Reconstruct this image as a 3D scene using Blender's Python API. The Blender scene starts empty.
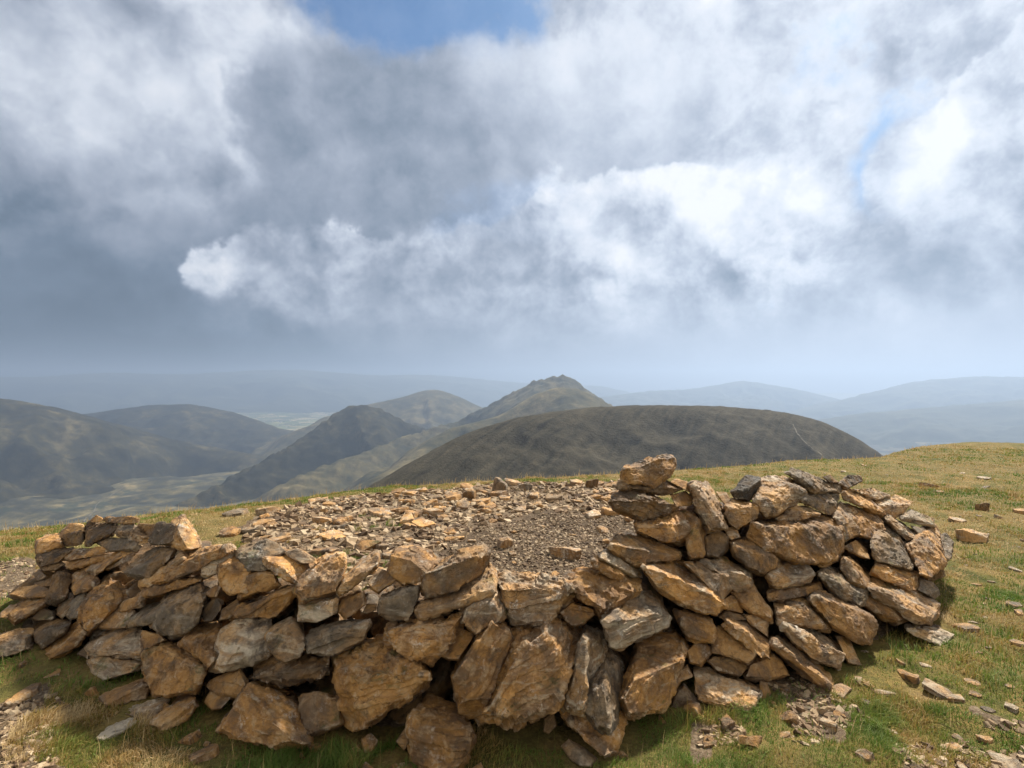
# Stone shelter on a fell summit: dry stone walls, stony patch, grass, ridges and valley beyond, cloudy sky.
import bpy, bmesh, math, random
import numpy as np
from mathutils import Vector
random.seed(11)
RNG = np.random.default_rng(11)
F, CX, HY, EYE = 512.0, 512.0, 388.0, 1.6      # focal length in px, horizon row, eye height

scene = bpy.context.scene
col = scene.collection

# ------------------------------------------------------------------ helpers
def tag(o, label, cat=None, group=None, kind=None):
    o['label'] = label
    if not kind: o['kind'] = 'thing'
    if cat: o['category'] = cat
    if group: o['group'] = group
    if kind: o['kind'] = kind
    return o

def link(name, me, mat=None):
    o = bpy.data.objects.new(name, me)
    col.objects.link(o)
    if mat and not me.materials: me.materials.append(mat)
    return o

def np_mesh(name, v, f, smooth=True):
    """v (n,3), f (m,3 or 4) numpy -> mesh"""
    me = bpy.data.meshes.new(name)
    v = np.asarray(v, np.float32); f = np.asarray(f, np.int32)
    k = f.shape[1]
    me.vertices.add(len(v)); me.vertices.foreach_set('co', v.ravel())
    me.loops.add(f.size); me.loops.foreach_set('vertex_index', f.ravel())
    me.polygons.add(len(f))
    me.polygons.foreach_set('loop_start', np.arange(0, f.size, k, dtype=np.int32))
    me.polygons.foreach_set('loop_total', np.full(len(f), k, np.int32))
    me.polygons.foreach_set('use_smooth', np.full(len(f), smooth, bool))
    me.update(calc_edges=True); me.validate()
    return me

def fattr(me, name, arr):
    a = me.attributes.new(name, 'FLOAT', 'POINT')
    a.data.foreach_set('value', np.asarray(arr, np.float32))

def h3(ix, iy, iz):
    n = (ix*374761393 + iy*668265263 + iz*1274126177) & 0xffffffff
    n = ((n ^ (n >> 13)) * 1274126177) & 0xffffffff
    n = n ^ (n >> 16)
    return (n & 0xffff) / 32767.5 - 1.0

def vnoise(p):
    p = np.asarray(p, np.float64)
    i = np.floor(p).astype(np.int64); f = p - i
    f = f*f*f*(f*(f*6-15)+10)
    x, y, z = i[:, 0], i[:, 1], i[:, 2]; fx, fy, fz = f[:, 0], f[:, 1], f[:, 2]
    def lerp(a, b, t): return a + (b-a)*t
    c = [[[h3(x+a, y+b, z+d) for d in (0, 1)] for b in (0, 1)] for a in (0, 1)]
    return lerp(lerp(lerp(c[0][0][0], c[0][0][1], fz), lerp(c[0][1][0], c[0][1][1], fz), fy),
                lerp(lerp(c[1][0][0], c[1][0][1], fz), lerp(c[1][1][0], c[1][1][1], fz), fy), fx)

def fbm(p, o=4, g=.5):
    s = 0; a = 1.0
    for k in range(o):
        s = s + a*vnoise(p*(2.03**k) + 17.3*k); a *= g
    return s

def smooth(a, b, x):
    t = np.clip((x-a)/(b-a), 0, 1); return t*t*(3-2*t)

def in_poly(x, y, poly):
    r = np.zeros(x.shape, bool); n = len(poly)
    for i in range(n):
        x0, y0 = poly[i]; x1, y1 = poly[(i+1) % n]
        if y0 == y1: continue
        c = ((y0 > y) != (y1 > y)) & (x < (x1-x0)*(y-y0)/(y1-y0) + x0)
        r ^= c
    return r

def gnd(px, py):                                  # flat summit point seen at a photo position
    d = EYE*F/(py-HY); return (d*(px-CX)/F, d)

# ------------------------------------------------------------------ node helper
class NT:
    def __init__(s, tree): s.t = tree; s.n = tree.nodes; s.l = tree.links
    def new(s, typ, ins=None, **kw):
        n = s.n.new(typ)
        for k, v in kw.items(): setattr(n, k, v)
        for k, v in (ins or {}).items():
            if isinstance(v, bpy.types.NodeSocket): s.l.new(v, n.inputs[k])
            else: n.inputs[k].default_value = v
        return n
    def m(s, op, a, b=0.0, c=0.0, clamp=False):
        n = s.new('ShaderNodeMath', {0: a, 1: b, 2: c}, operation=op, use_clamp=clamp); return n.outputs[0]
    def vm(s, op, a, b=(0, 0, 0)):
        n = s.new('ShaderNodeVectorMath', {0: a, 1: b}, operation=op)
        return n.outputs['Value'] if op in ('LENGTH', 'DOT_PRODUCT') else n.outputs[0]
    def sm(s, x, a, b, o0=0.0, o1=1.0):
        n = s.new('ShaderNodeMapRange', {0: x, 1: a, 2: b, 3: o0, 4: o1}, interpolation_type='SMOOTHSTEP'); return n.outputs[0]
    def noise(s, vec, scale, det=4, rough=.5, dist=0.0):
        n = s.new('ShaderNodeTexNoise', {'Vector': vec, 'Scale': scale, 'Detail': det, 'Roughness': rough, 'Distortion': dist}); return n.outputs[0]
    def mix(s, f, a, b, mode='MIX'):
        n = s.n.new('ShaderNodeMix'); n.data_type = 'RGBA'; n.blend_type = mode
        for i, v in ((0, f), (6, a), (7, b)):
            if isinstance(v, bpy.types.NodeSocket): s.l.new(v, n.inputs[i])
            else: n.inputs[i].default_value = v if i == 0 else (v[0], v[1], v[2], 1)
        return n.outputs[2]
    def ramp(s, f, stops):
        n = s.n.new('ShaderNodeValToRGB'); e = n.color_ramp.elements
        while len(e) < len(stops): e.new(.5)
        for k, (p, c) in zip(e, stops): k.position = p; k.color = (c[0], c[1], c[2], 1)
        s.l.new(f, n.inputs[0]); return n.outputs[0]

def material(name):
    m = bpy.data.materials.new(name); m.use_nodes = True
    m.node_tree.nodes.clear(); t = NT(m.node_tree)
    o = t.new('ShaderNodeOutputMaterial')
    b = t.new('ShaderNodeBsdfPrincipled'); t.l.new(b.outputs[0], o.inputs[0])
    b.inputs['Roughness'].default_value = .85
    b.inputs['Specular IOR Level'].default_value = .3
    return m, t, b

# ------------------------------------------------------------------ camera, render settings, sun
cam_d = bpy.data.cameras.new('camera'); cam = bpy.data.objects.new('camera', cam_d); col.objects.link(cam)
cam.location = (0, 0, EYE); cam.rotation_euler = (math.pi/2, 0, 0)
cam_d.sensor_width = 36; cam_d.lens = 18.0; cam_d.shift_y = (HY-384)/1024
cam_d.clip_start = .05; cam_d.clip_end = 90000
scene.camera = cam
scene.view_settings.view_transform = 'Standard'; scene.view_settings.look = 'None'
scene.view_settings.exposure = 1.0; scene.view_settings.gamma = 1.0
cy = scene.cycles
scene.render.engine = 'CYCLES'
cy.use_denoising = True
try: cy.denoiser = 'OPENIMAGEDENOISE'
except Exception: pass
cy.use_adaptive_sampling = True; cy.adaptive_threshold = .018; cy.adaptive_min_samples = 12
cy.max_bounces = 5; cy.diffuse_bounces = 2; cy.glossy_bounces = 2; cy.volume_bounces = 0; cy.transmission_bounces = 2
cy.sample_clamp_indirect = 4

SUN_AZ, SUN_EL = math.radians(38), math.radians(46)      # azimuth from +Y towards +X
sd = bpy.data.lights.new('sun', 'SUN'); sd.energy = 5.0; sd.angle = math.radians(4); sd.color = (1, .93, .82)
sun = bpy.data.objects.new('sun', sd); col.objects.link(sun)
sv = Vector((math.sin(SUN_AZ)*math.cos(SUN_EL), math.cos(SUN_AZ)*math.cos(SUN_EL), math.sin(SUN_EL)))
sun.rotation_euler = sv.to_track_quat('Z', 'Y').to_euler()

# ------------------------------------------------------------------ sky (world): Nishita blue behind layered clouds
def build_sky():
    w = bpy.data.worlds.new('World'); scene.world = w; w.use_nodes = True
    w.node_tree.nodes.clear(); t = NT(w.node_tree)
    out = t.new('ShaderNodeOutputWorld')
    sky = t.new('ShaderNodeTexSky', sky_type='NISHITA', sun_disc=False, sun_elevation=SUN_EL, sun_rotation=SUN_AZ, altitude=700)
    d = t.new('ShaderNodeTexCoord').outputs['Generated']
    sep = t.new('ShaderNodeSeparateXYZ', {0: d})
    az = t.m('ARCTAN2', sep.outputs[0], sep.outputs[1]); el = t.m('ARCSINE', sep.outputs[2])
    q0 = t.new('ShaderNodeCombineXYZ', {0: az, 1: el, 2: 1.0}).outputs[0]
    # billowing warp of the sky directions
    def warp(q, sc, amp, det):
        n = t.new('ShaderNodeTexNoise', {'Vector': d, 'Scale': sc, 'Detail': det, 'Roughness': .55})
        v = t.vm('SUBTRACT', n.outputs['Color'], (.5, .5, .5))
        return t.vm('ADD', q, t.vm('MULTIPLY', v, (amp, amp*.8, 0)))
    q1 = warp(q0, 3.2, .30, 3)
    q2 = warp(q0, 6.0, .16, 5)
    def field(q, blobs):
        acc = None
        for (px, py, sx, sy, rot, amp) in blobs:
            a = math.atan((px-CX)/F); e = math.atan((HY-py)/F*math.cos(a))
            kx = math.cos(a)**2/F; ky = math.cos(e)**2*math.cos(a)/F
            kx, ky = 1/(sx*kx*1.7), 1/(sy*ky*1.7); r_ = math.radians(rot); cs, sn = math.cos(r_), math.sin(r_)
            if rot == 0:
                r = t.vm('LENGTH', t.new('ShaderNodeVectorMath', {0: q, 1: (kx, ky, 0), 2: (-a*kx, -e*ky, 0)}, operation='MULTIPLY_ADD').outputs[0])
            else:
                A = t.vm('DOT_PRODUCT', q, (cs*kx, sn*kx, -(cs*a+sn*e)*kx)); B = t.vm('DOT_PRODUCT', q, (-sn*ky, cs*ky, -(-sn*a+cs*e)*ky))
                r = t.m('SQRT', t.m('MULTIPLY_ADD', A, A, t.m('MULTIPLY', B, B)))
            g = t.sm(r, 0, 1, amp, 0)
            acc = g if acc is None else t.m('ADD', acc, g)
        return acc
    nb = t.new('ShaderNodeTexNoise', {'Vector': d, 'Scale': 3.0, 'Detail': 6.0, 'Roughness': .58}); n_big = nb.outputs[0]
    n_med = t.noise(d, 7.0, 7, .6)
    nw = t.new('ShaderNodeTexNoise', {'Vector': d, 'Scale': 20.0, 'Detail': 5.0, 'Roughness': .62}); n_fin = nw.outputs[0]
    # billows: rounded lumps with sharp creases, and their relief towards the hidden sun
    def billow(v):
        r = t.new('ShaderNodeTexNoise', {'Vector': v, 'Scale': 6.5, 'Detail': 7.0, 'Roughness': .52, 'Distortion': .25}, ) if False else \
            t.new('ShaderNodeTexNoise', {'Vector': v, 'Scale': 5.5, 'Detail': 8.0, 'Roughness': .55})
        return r.outputs[0]
    dw = t.vm('ADD', d, t.vm('MULTIPLY', t.vm('SUBTRACT', nb.outputs['Color'], (.5, .5, .5)), (.12, .12, .12)))
    b0 = billow(dw); b1 = billow(t.vm('ADD', dw, (.03, .0, .04)))
    relief = t.m('SUBTRACT', b0, b1)
    bb = t.m('SUBTRACT', 1.0, t.m('ABSOLUTE', t.m('MULTIPLY', t.m('SUBTRACT', b0, .5), 4.5)), clamp=False)
    puff = t.m('SUBTRACT', .45, bb)
    # --- overall cloud brightness
    n_xf = t.noise(d, 48.0, 4, .62)
    D = lambda n, k: t.m('MULTIPLY', t.m('SUBTRACT', n, .5), k)
    A = lambda *a: a[0] if len(a) == 1 else t.m('ADD', a[0], A(*a[1:]))
    lerp = lambda f, a, b: t.new('ShaderNodeMix', {0: f, 2: a, 3: b}).outputs[0]
    REL = lambda k: t.m('MULTIPLY', relief, k)
    # firm edges in some places, wisps in others
    soft = t.sm(t.noise(d, 4.3, 2), .40, .62, .07, .36)
    def mask(f, at): return t.sm(f, t.m('SUBTRACT', at, soft), t.m('ADD', at, soft))
    # high thin cloud: pale veil, brightest round the hidden sun
    V = A(field(q1, [(700, 90, 230, 150, 35, .19), (790, 200, 190, 90, 25, .10), (560, 60, 150, 80, 0, .06), (970, 30, 160, 90, 0, .12), (150, 300, 400, 110, 0, -.2)]), D(n_big, .26), D(n_med, .34), REL(1.3), D(n_fin, .20))
    V = A(V, .58, D(n_xf, .08))
    # blue openings in the veil
    blue = field(q2, [(400, -6, 150, 66, 0, 1.9), (540, 212, 84, 36, -10, 1.6), (470, 228, 60, 16, 0, .8), (890, 165, 70, 80, 30, .62), (850, 45, 70, 60, 0, .62), (870, 190, 70, 34, 0, .55), (950, 60, 80, 60, 0, .5)])
    blue = t.m('MULTIPLY', t.sm(A(blue, D(b0, 2.6), D(n_fin, 1.1)), .40, 1.15), .88)
    # left white-and-grey mass with a hard right edge
    Lf = field(q2, [(90, 90, 210, 150, 0, 1.0), (240, 100, 130, 120, 0, 1.0), (60, 230, 240, 130, 0, 1.0), (200, 200, 150, 90, 0, .7), (400, 10, 110, 50, 0, -.8)])
    Ls = t.m('ADD', soft, .06)
    Lm = t.sm(A(Lf, D(b0, 1.2), D(n_fin, .6)), t.m('SUBTRACT', .48, Ls), t.m('ADD', .48, Ls))
    Lv = A(field(q1, [(80, 110, 110, 70, 0, .14), (250, 100, 120, 90, -40, .16), (285, 130, 40, 70, 10, .06), (150, 210, 170, 70, 0, -.15), (60, 275, 250, 60, 0, -.26), (20, 50, 100, 90, 0, -.05)]), D(n_big, .20), D(n_med, .22), REL(1.0), D(n_fin, .16))
    Lv = A(Lv, .62, D(n_xf, .06))
    # grey bank sweeping from the upper middle down to the left
    Gf = field(q2, [(480, 130, 190, 95, -18, 1.0), (390, 135, 120, 95, 0, 1.0), (370, 190, 150, 100, -20, .9), (600, 110, 150, 110, 20, .7), (230, 265, 260, 60, 0, .8), (60, 285, 220, 45, 0, .8), (400, 0, 150, 70, 0, -1.3)])
    Gs = t.m('ADD', soft, .10)
    Gm = t.sm(A(Gf, D(b0, 1.5), D(n_fin, .45)), t.m('SUBTRACT', .52, Gs), t.m('ADD', .52, Gs))
    Gv = A(field(q1, [(520, 40, 160, 70, -10, .16), (430, 150, 150, 80, 0, -.06), (120, 292, 330, 46, 0, -.20), (320, 250, 170, 50, 0, -.08), (660, 90, 150, 150, 0, .26)]), D(n_big, .16), D(n_med, .12), REL(.6), D(n_fin, .11))
    Gv = A(Gv, .465, D(n_xf, .05))
    # right-hand cloud with a lit upper edge
    Rf = field(q2, [(1000, 135, 110, 75, 30, 1.0), (930, 175, 90, 45, 25, .9), (1100, 100, 130, 120, 0, 1.0)])
    Rm = mask(A(Rf, D(b0, .9), D(n_fin, .3)), .48)
    Rv = A(field(q1, [(985, 85, 90, 40, 35, .20), (900, 165, 50, 40, 0, .16), (1000, 165, 90, 45, 20, -.10), (980, 260, 140, 60, 0, .14)]), D(n_med, .20), REL(1.5), D(n_fin, .22))
    Rv = A(Rv, .68, D(n_xf, .10))
    # heaped cumulus along the lower middle
    Cf = field(q2, [(390, 268, 170, 50, 0, 1.0), (300, 285, 95, 38, 0, .8), (600, 230, 110, 54, -12, 1.15), (690, 245, 120, 64, 0, 1.0), (520, 266, 90, 44, 0, .9), (780, 215, 130, 70, 10, .7)])
    Cf = A(Cf, t.m('MULTIPLY', puff, .22), D(n_fin, .55), D(b0, .5))
    Cm = mask(Cf, .47)
    Cv = A(field(q1, [(590, 200, 160, 44, -15, .20), (720, 200, 110, 60, 0, .16), (560, 282, 130, 36, 0, -.14), (745, 245, 60, 40, 0, -.04), (380, 305, 190, 28, 0, -.12), (330, 245, 130, 36, 0, -.05)]), t.m('MULTIPLY', puff, .12), REL(1.7), D(n_med, .14), D(n_fin, .30))
    Cv = A(Cv, .70, D(n_xf, .14))
    V = lerp(Lm, V, Lv)
    V = lerp(t.m('MULTIPLY', Gm, .94), V, Gv)
    V = lerp(Rm, V, Rv)
    V = lerp(t.m('MULTIPLY', Cm, .85), V, Cv)
    cover = t.m('MAXIMUM', t.m('MAXIMUM', Lm, t.m('MULTIPLY', Gm, .8)), t.m('MAXIMUM', Rm, Cm))
    # flat murk under the cloud base
    Hz = t.sm(A(el, D(n_big, .05)), .03, .185, 1, 0)
    Hv = A(field(q1, [(20, 345, 480, 150, 0, -.50), (380, 350, 260, 60, 0, -.06), (980, 330, 380, 120, 0, .13), (650, 330, 280, 70, 0, .03), (720, 300, 130, 14, 0, .07), (960, 290, 130, 14, 0, .09), (170, 318, 260, 12, 0, -.04)]), D(n_big, .10), D(n_med, .05))
    Hv = t.m('ADD', Hv, .50)
    V = lerp(t.m('MULTIPLY', Hz, .93), t.m('MULTIPLY_ADD', t.m('SUBTRACT', V, .55), 1.06, .545), Hv)
    colr = t.ramp(V, [(.12, (.055, .088, .13)), (.30, (.135, .185, .255)), (.48, (.305, .35, .435)), (.62, (.47, .52, .615)), (.78, (.70, .745, .83)), (.97, (.93, .94, .97))])
    blue = t.m('MULTIPLY', blue, t.m('SUBTRACT', 1.0, t.m('MULTIPLY', cover, .96), clamp=True))
    w.cycles.sampling_method = 'MANUAL'; w.cycles.sample_map_resolution = 256
    # added bright warm-white sky behind the viewer, unseen, to front-light the stones
    colr = t.mix(t.sm(sep.outputs[1], -.05, -.6, 0, .85), colr, (1.12, 1.05, .95))
    bg1 = t.new('ShaderNodeBackground', {0: t.mix(1.0, sky.outputs[0], (.42, .80, 1.08), 'MULTIPLY'), 1: .05})
    bg2 = t.new('ShaderNodeBackground', {0: colr, 1: .5})
    mx = t.new('ShaderNodeMixShader', {0: blue, 1: bg2.outputs[0], 2: bg1.outputs[0]})
    t.l.new(mx.outputs[0], out.inputs[0])
build_sky()

# ------------------------------------------------------------------ materials
def stone_material():
    m, t, b = material('fell_stone')
    oi = t.new('ShaderNodeObjectInfo')
    rgb = t.new('ShaderNodeSeparateColor', {0: oi.outputs['Color']})
    warm, val, pale = rgb.outputs[0], rgb.outputs[1], rgb.outputs[2]
    oc = t.new('ShaderNodeTexCoord').outputs['Object']
    off = t.m('MULTIPLY', oi.outputs['Random'], 37.0)
    p = t.vm('ADD', oc, t.new('ShaderNodeCombineXYZ', {0: off, 1: t.m('MULTIPLY', off, 1.7), 2: off}).outputs[0])
    n1 = t.noise(p, 5.0, 6, .6, .6)
    n2 = t.noise(p, 16.0, 6, .65, .4)
    n3 = t.noise(p, 70.0, 4, .7)
    st = t.new('ShaderNodeMapping', {'Vector': p, 'Rotation': (.5, .3, .2), 'Scale': (3, 3, 26)}).outputs[0]
    ns = t.noise(st, 1.6, 5, .6, .3)
    grey = t.ramp(n2, [(.25, (.085, .062, .038)), (.5, (.205, .158, .104)), (.72, (.38, .30, .205))])
    rust = t.ramp(n1, [(.28, (.095, .046, .016)), (.43, (.22, .105, .032)), (.56, (.43, .222, .066)), (.75, (.56, .345, .145))])
    rust = t.mix(t.sm(n2, .50, .66, 0, .7), rust, (.46, .315, .172))
    wm = t.m('ADD', warm, t.m('MULTIPLY', t.m('SUBTRACT', n1, .5), 2.6))
    wm = t.m('ADD', wm, t.m('MULTIPLY', t.m('SUBTRACT', n2, .5), 1.2), clamp=True)
    c = t.mix(wm, grey, rust)
    # pale weathering / quartz and lichen
    pm = t.m('ADD', pale, t.m('MULTIPLY', t.m('SUBTRACT', ns, .5), 2.2))
    c = t.mix(t.sm(pm, .35, .85, 0, .75), c, (.50, .42, .30))
    li = t.m('MULTIPLY', t.sm(t.noise(p, 9.0, 5, .7), .56, .66), t.sm(n3, .42, .6))
    c = t.mix(t.m('MULTIPLY', li, t.m('ADD', .25, pale), clamp=True), c, (.58, .54, .46))
    # dark mineral and black-lichen stains
    dk = t.m('MULTIPLY', t.sm(t.noise(p, 7.0, 6, .7, .8), .54, .68), .72)
    c = t.mix(dk, c, (.045, .036, .03))
    c = t.mix(t.sm(n3, .3, .7, .42, 0), c, t.mix(.6, c, (.03, .02, .014)))
    c = t.mix(1.0, c, t.new('ShaderNodeCombineColor', {0: val, 1: val, 2: val}).outputs[0], 'MULTIPLY')
    wv = t.vm('ADD', p, t.vm('MULTIPLY', t.new('ShaderNodeTexNoise', {'Vector': p, 'Scale': 8.0, 'Detail': 5.0}).outputs['Color'], (.16, .16, .16)))
    vo = t.new('ShaderNodeTexVoronoi', {'Vector': t.new('ShaderNodeMapping', {'Vector': wv, 'Rotation': (.5, .3, .2), 'Scale': (1, 1, 2.6)}).outputs[0], 'Scale': 6.5}, feature='DISTANCE_TO_EDGE')
    crack = t.sm(vo.outputs['Distance'], 0, .014)
    c = t.mix(t.m('MULTIPLY', t.m('SUBTRACT', 1.0, crack), t.sm(n1, .42, .62, 0, .6)), c, (.03, .022, .015))
    # fresh pale stone along worn edges, darker tone in the clefts
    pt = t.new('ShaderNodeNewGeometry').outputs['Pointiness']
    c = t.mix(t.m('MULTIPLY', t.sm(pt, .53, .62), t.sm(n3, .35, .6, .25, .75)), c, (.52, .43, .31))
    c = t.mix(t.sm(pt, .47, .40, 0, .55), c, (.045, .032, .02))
    nz = t.new('ShaderNodeSeparateXYZ', {0: t.new('ShaderNodeNewGeometry').outputs['Normal']}).outputs[2]
    moss = t.m('MULTIPLY', t.sm(nz, .1, .7), t.m('MULTIPLY', t.sm(t.noise(p, 6.0, 5, .7), .55, .66), t.sm(oi.outputs['Random'], .55, .75)))
    c = t.mix(t.m('MULTIPLY', moss, .6), c, (.075, .085, .02))
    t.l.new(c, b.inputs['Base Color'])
    rg = t.new('ShaderNodeTexNoise', {'Vector': p, 'Scale': 26.0, 'Detail': 6.0, 'Roughness': .72}).outputs[0]
    hgt = t.m('ADD', t.m('MULTIPLY', t.m('ABSOLUTE', t.m('SUBTRACT', rg, .5)), 2.2), t.m('ADD', t.m('MULTIPLY', n3, .45), t.m('MULTIPLY', ns, .9)))
    hgt = t.m('ADD', hgt, t.m('MULTIPLY', crack, .3))
    bp = t.new('ShaderNodeBump', {'Height': hgt, 'Strength': .85, 'Distance': .014})
    t.l.new(bp.outputs[0], b.inputs['Normal'])
    t.l.new(t.sm(n2, .3, .7, .62, .9), b.inputs['Roughness'])
    return m
STONE = stone_material()

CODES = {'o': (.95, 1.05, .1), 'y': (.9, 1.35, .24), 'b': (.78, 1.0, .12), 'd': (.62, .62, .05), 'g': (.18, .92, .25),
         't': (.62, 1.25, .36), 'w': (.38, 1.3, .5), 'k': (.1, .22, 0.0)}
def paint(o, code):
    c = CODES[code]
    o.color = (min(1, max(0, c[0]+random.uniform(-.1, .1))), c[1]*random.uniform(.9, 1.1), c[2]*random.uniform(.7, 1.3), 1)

# ------------------------------------------------------------------ rock building
def hull(points):
    bm = bmesh.new()
    for p in points: bm.verts.new(p)
    r = bmesh.ops.convex_hull(bm, input=bm.verts[:])
    junk = list({e for e in list(r['geom_interior']) + list(r['geom_unused']) if isinstance(e, bmesh.types.BMVert) and e.is_valid})
    if junk: bmesh.ops.delete(bm, geom=junk, context='VERTS')
    loose = [v for v in bm.verts if not v.link_faces]
    if loose: bmesh.ops.delete(bm, geom=loose, context='VERTS')
    return bm

def split_long(v, f, L):
    """one pass: split every edge longer than L, keeping the triangle mesh closed"""
    e = np.sort(np.concatenate([f[:, [0, 1]], f[:, [1, 2]], f[:, [2, 0]]]), axis=1)
    u, inv = np.unique(e, axis=0, return_inverse=True); inv = inv.ravel()
    ln = np.linalg.norm(v[u[:, 0]]-v[u[:, 1]], axis=1)
    cut = ln > L
    if not cut.any(): return v, f, False
    mid = np.full(len(u), -1); mid[cut] = len(v) + np.arange(cut.sum())
    v = np.concatenate([v, (v[u[cut, 0]]+v[u[cut, 1]])*.5])
    n = len(f); m = np.stack([mid[inv[:n]], mid[inv[n:2*n]], mid[inv[2*n:]]], 1)
    k = (m >= 0).sum(1); res = [f[k == 0]]
    s = k == 3
    if s.any():
        a, b, c = f[s].T; x, y, z = m[s].T
        res += [np.stack(q, 1) for q in ((a, x, z), (x, b, y), (z, y, c), (x, y, z))]
    for r in range(3):
        fr = np.roll(f, -r, 1); mr = np.roll(m, -r, 1)
        s = (k == 1) & (mr[:, 0] >= 0)
        if s.any():
            a, b, c = fr[s].T; x = mr[s, 0]
            res += [np.stack((a, x, c), 1), np.stack((x, b, c), 1)]
        s = (k == 2) & (mr[:, 2] < 0)
        if s.any():
            a, b, c = fr[s].T; x, y = mr[s, 0], mr[s, 1]
            res += [np.stack((x, b, y), 1), np.stack((a, x, y), 1), np.stack((a, y, c), 1)]
    return v, np.concatenate(res), True

def vnormals(v, f):
    fn = np.cross(v[f[:, 1]]-v[f[:, 0]], v[f[:, 2]]-v[f[:, 0]])
    n = np.zeros_like(v)
    for i in range(3): np.add.at(n, f[:, i], fn)
    return n/np.maximum(np.linalg.norm(n, axis=1, keepdims=True), 1e-12)

def relax(v, f, it, lam):
    e = np.concatenate([f[:, [0, 1]], f[:, [1, 2]], f[:, [2, 0]]])
    for _ in range(it):
        s = np.zeros_like(v); c = np.zeros(len(v))
        np.add.at(s, e[:, 0], v[e[:, 1]]); np.add.at(c, e[:, 0], 1)
        v = v + lam*(s/np.maximum(c, 1)[:, None] - v)
    return v

def rock(name, pts, L, rough=1.0, chips=3, bed=None):
    """hull of pts, corners struck off, then finely split and broken up along its bedding"""
    pts = np.asarray(pts, float); cen = pts.mean(0); pts = pts-cen
    _, _, vt = np.linalg.svd(pts); 
    if bed is None: bed = vt[2]
    bed = bed/np.linalg.norm(bed)
    size = np.sqrt((pts**2).sum(1)).mean()
    bm = hull([tuple(p) for p in pts])
    for _ in range(chips):
        dv = Vector(RNG.normal(size=3)).normalized()
        ext = max(v.co.dot(dv) for v in bm.verts)
        co = dv*(ext - size*random.uniform(.05, .2))
        bmesh.ops.bisect_plane(bm, geom=bm.verts[:]+bm.edges[:]+bm.faces[:], plane_co=co, plane_no=dv, clear_outer=True)
        bound = [e for e in bm.edges if e.is_boundary]
        if bound: bmesh.ops.edgeloop_fill(bm, edges=bound)
    bmesh.ops.remove_doubles(bm, verts=bm.verts[:], dist=.002)
    bmesh.ops.triangulate(bm, faces=bm.faces[:])
    bmesh.ops.recalc_face_normals(bm, faces=bm.faces[:])
    bm.verts.index_update()
    v = np.array([x.co[:] for x in bm.verts]); f = np.array([[x.index for x in q.verts] for q in bm.faces]); bm.free()
    for _ in range(9):
        v, f, more = split_long(v, f, L)
        if not more: break
    v = relax(v, f, 1, .22)
    n = vnormals(v, f); sd_ = RNG.uniform(0, 90, 3)
    p = v + sd_
    a = min(1.0, size/.16)*rough
    # broad waviness
    v = v + n*(fbm(p*5.5, 3)*.004*a)[:, None]
    # layers standing out where a face cuts across the bedding
    s = v@bed/.026 + fbm(p*6, 2)*1.1
    step = h3(np.floor(s).astype(np.int64), np.floor(s*0+sd_[0]*7).astype(np.int64), np.zeros(len(v), np.int64))
    cross = 1-np.abs(n@bed)
    v = v + n*(step*.0075*a*np.clip(cross*1.4, 0, 1))[:, None]
    # flaked plates on the bedding faces
    g = fbm(p*7 + 31, 4, .55)*2.3
    fl = np.floor(g); fr = g-fl; pl = fl + smooth(.0, .22, fr)
    v = v + n*(pl*.0085*a*np.clip(np.abs(n@bed)*1.3, .25, 1))[:, None]
    # grain
    v = v + n*(fbm(p*34, 3, .6)*.0026*a)[:, None]
    me = np_mesh(name, v, f)
    me.set_sharp_from_angle(angle=math.radians(38))
    me.materials.append(STONE)
    return me, cen

# wall face: where its foot meets the grass, and how fast it leans back
FOOT = np.array([(-60, 3.2), (0, 3.1), (60, 3.0), (110, 2.8), (160, 2.58), (220, 2.40), (300, 2.31), (360, 2.28), (430, 2.22), (520, 2.26), (600, 2.25),
                 (640, 2.42), (700, 2.58), (760, 2.66), (820, 2.85), (870, 3.05), (920, 3.2), (960, 3.5)])
LEAN = np.array([(-60, 2.4), (0, 2.2), (60, 1.8), (120, 1.3), (180, .95), (250, .75), (340, .6), (420, .5), (560, .5), (620, .55), (700, .65), (780, .85), (820, 1.0), (860, 1.4), (890, 1.9), (950, 2.3)])
def wall_depth(px, py):
    k = np.interp(px, LEAN[:, 0], LEAN[:, 1]); fd = np.interp(px, FOOT[:, 0], FOOT[:, 1])
    s = (py-HY)/F
    d = (fd+EYE*k)/(1+k*s)
    return np.minimum(d, EYE/np.maximum(s, .05)+.02)
def at(px, py, d): return np.stack([d*(px-CX)/F, d, EYE - d*(py-HY)/F], -1)

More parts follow.
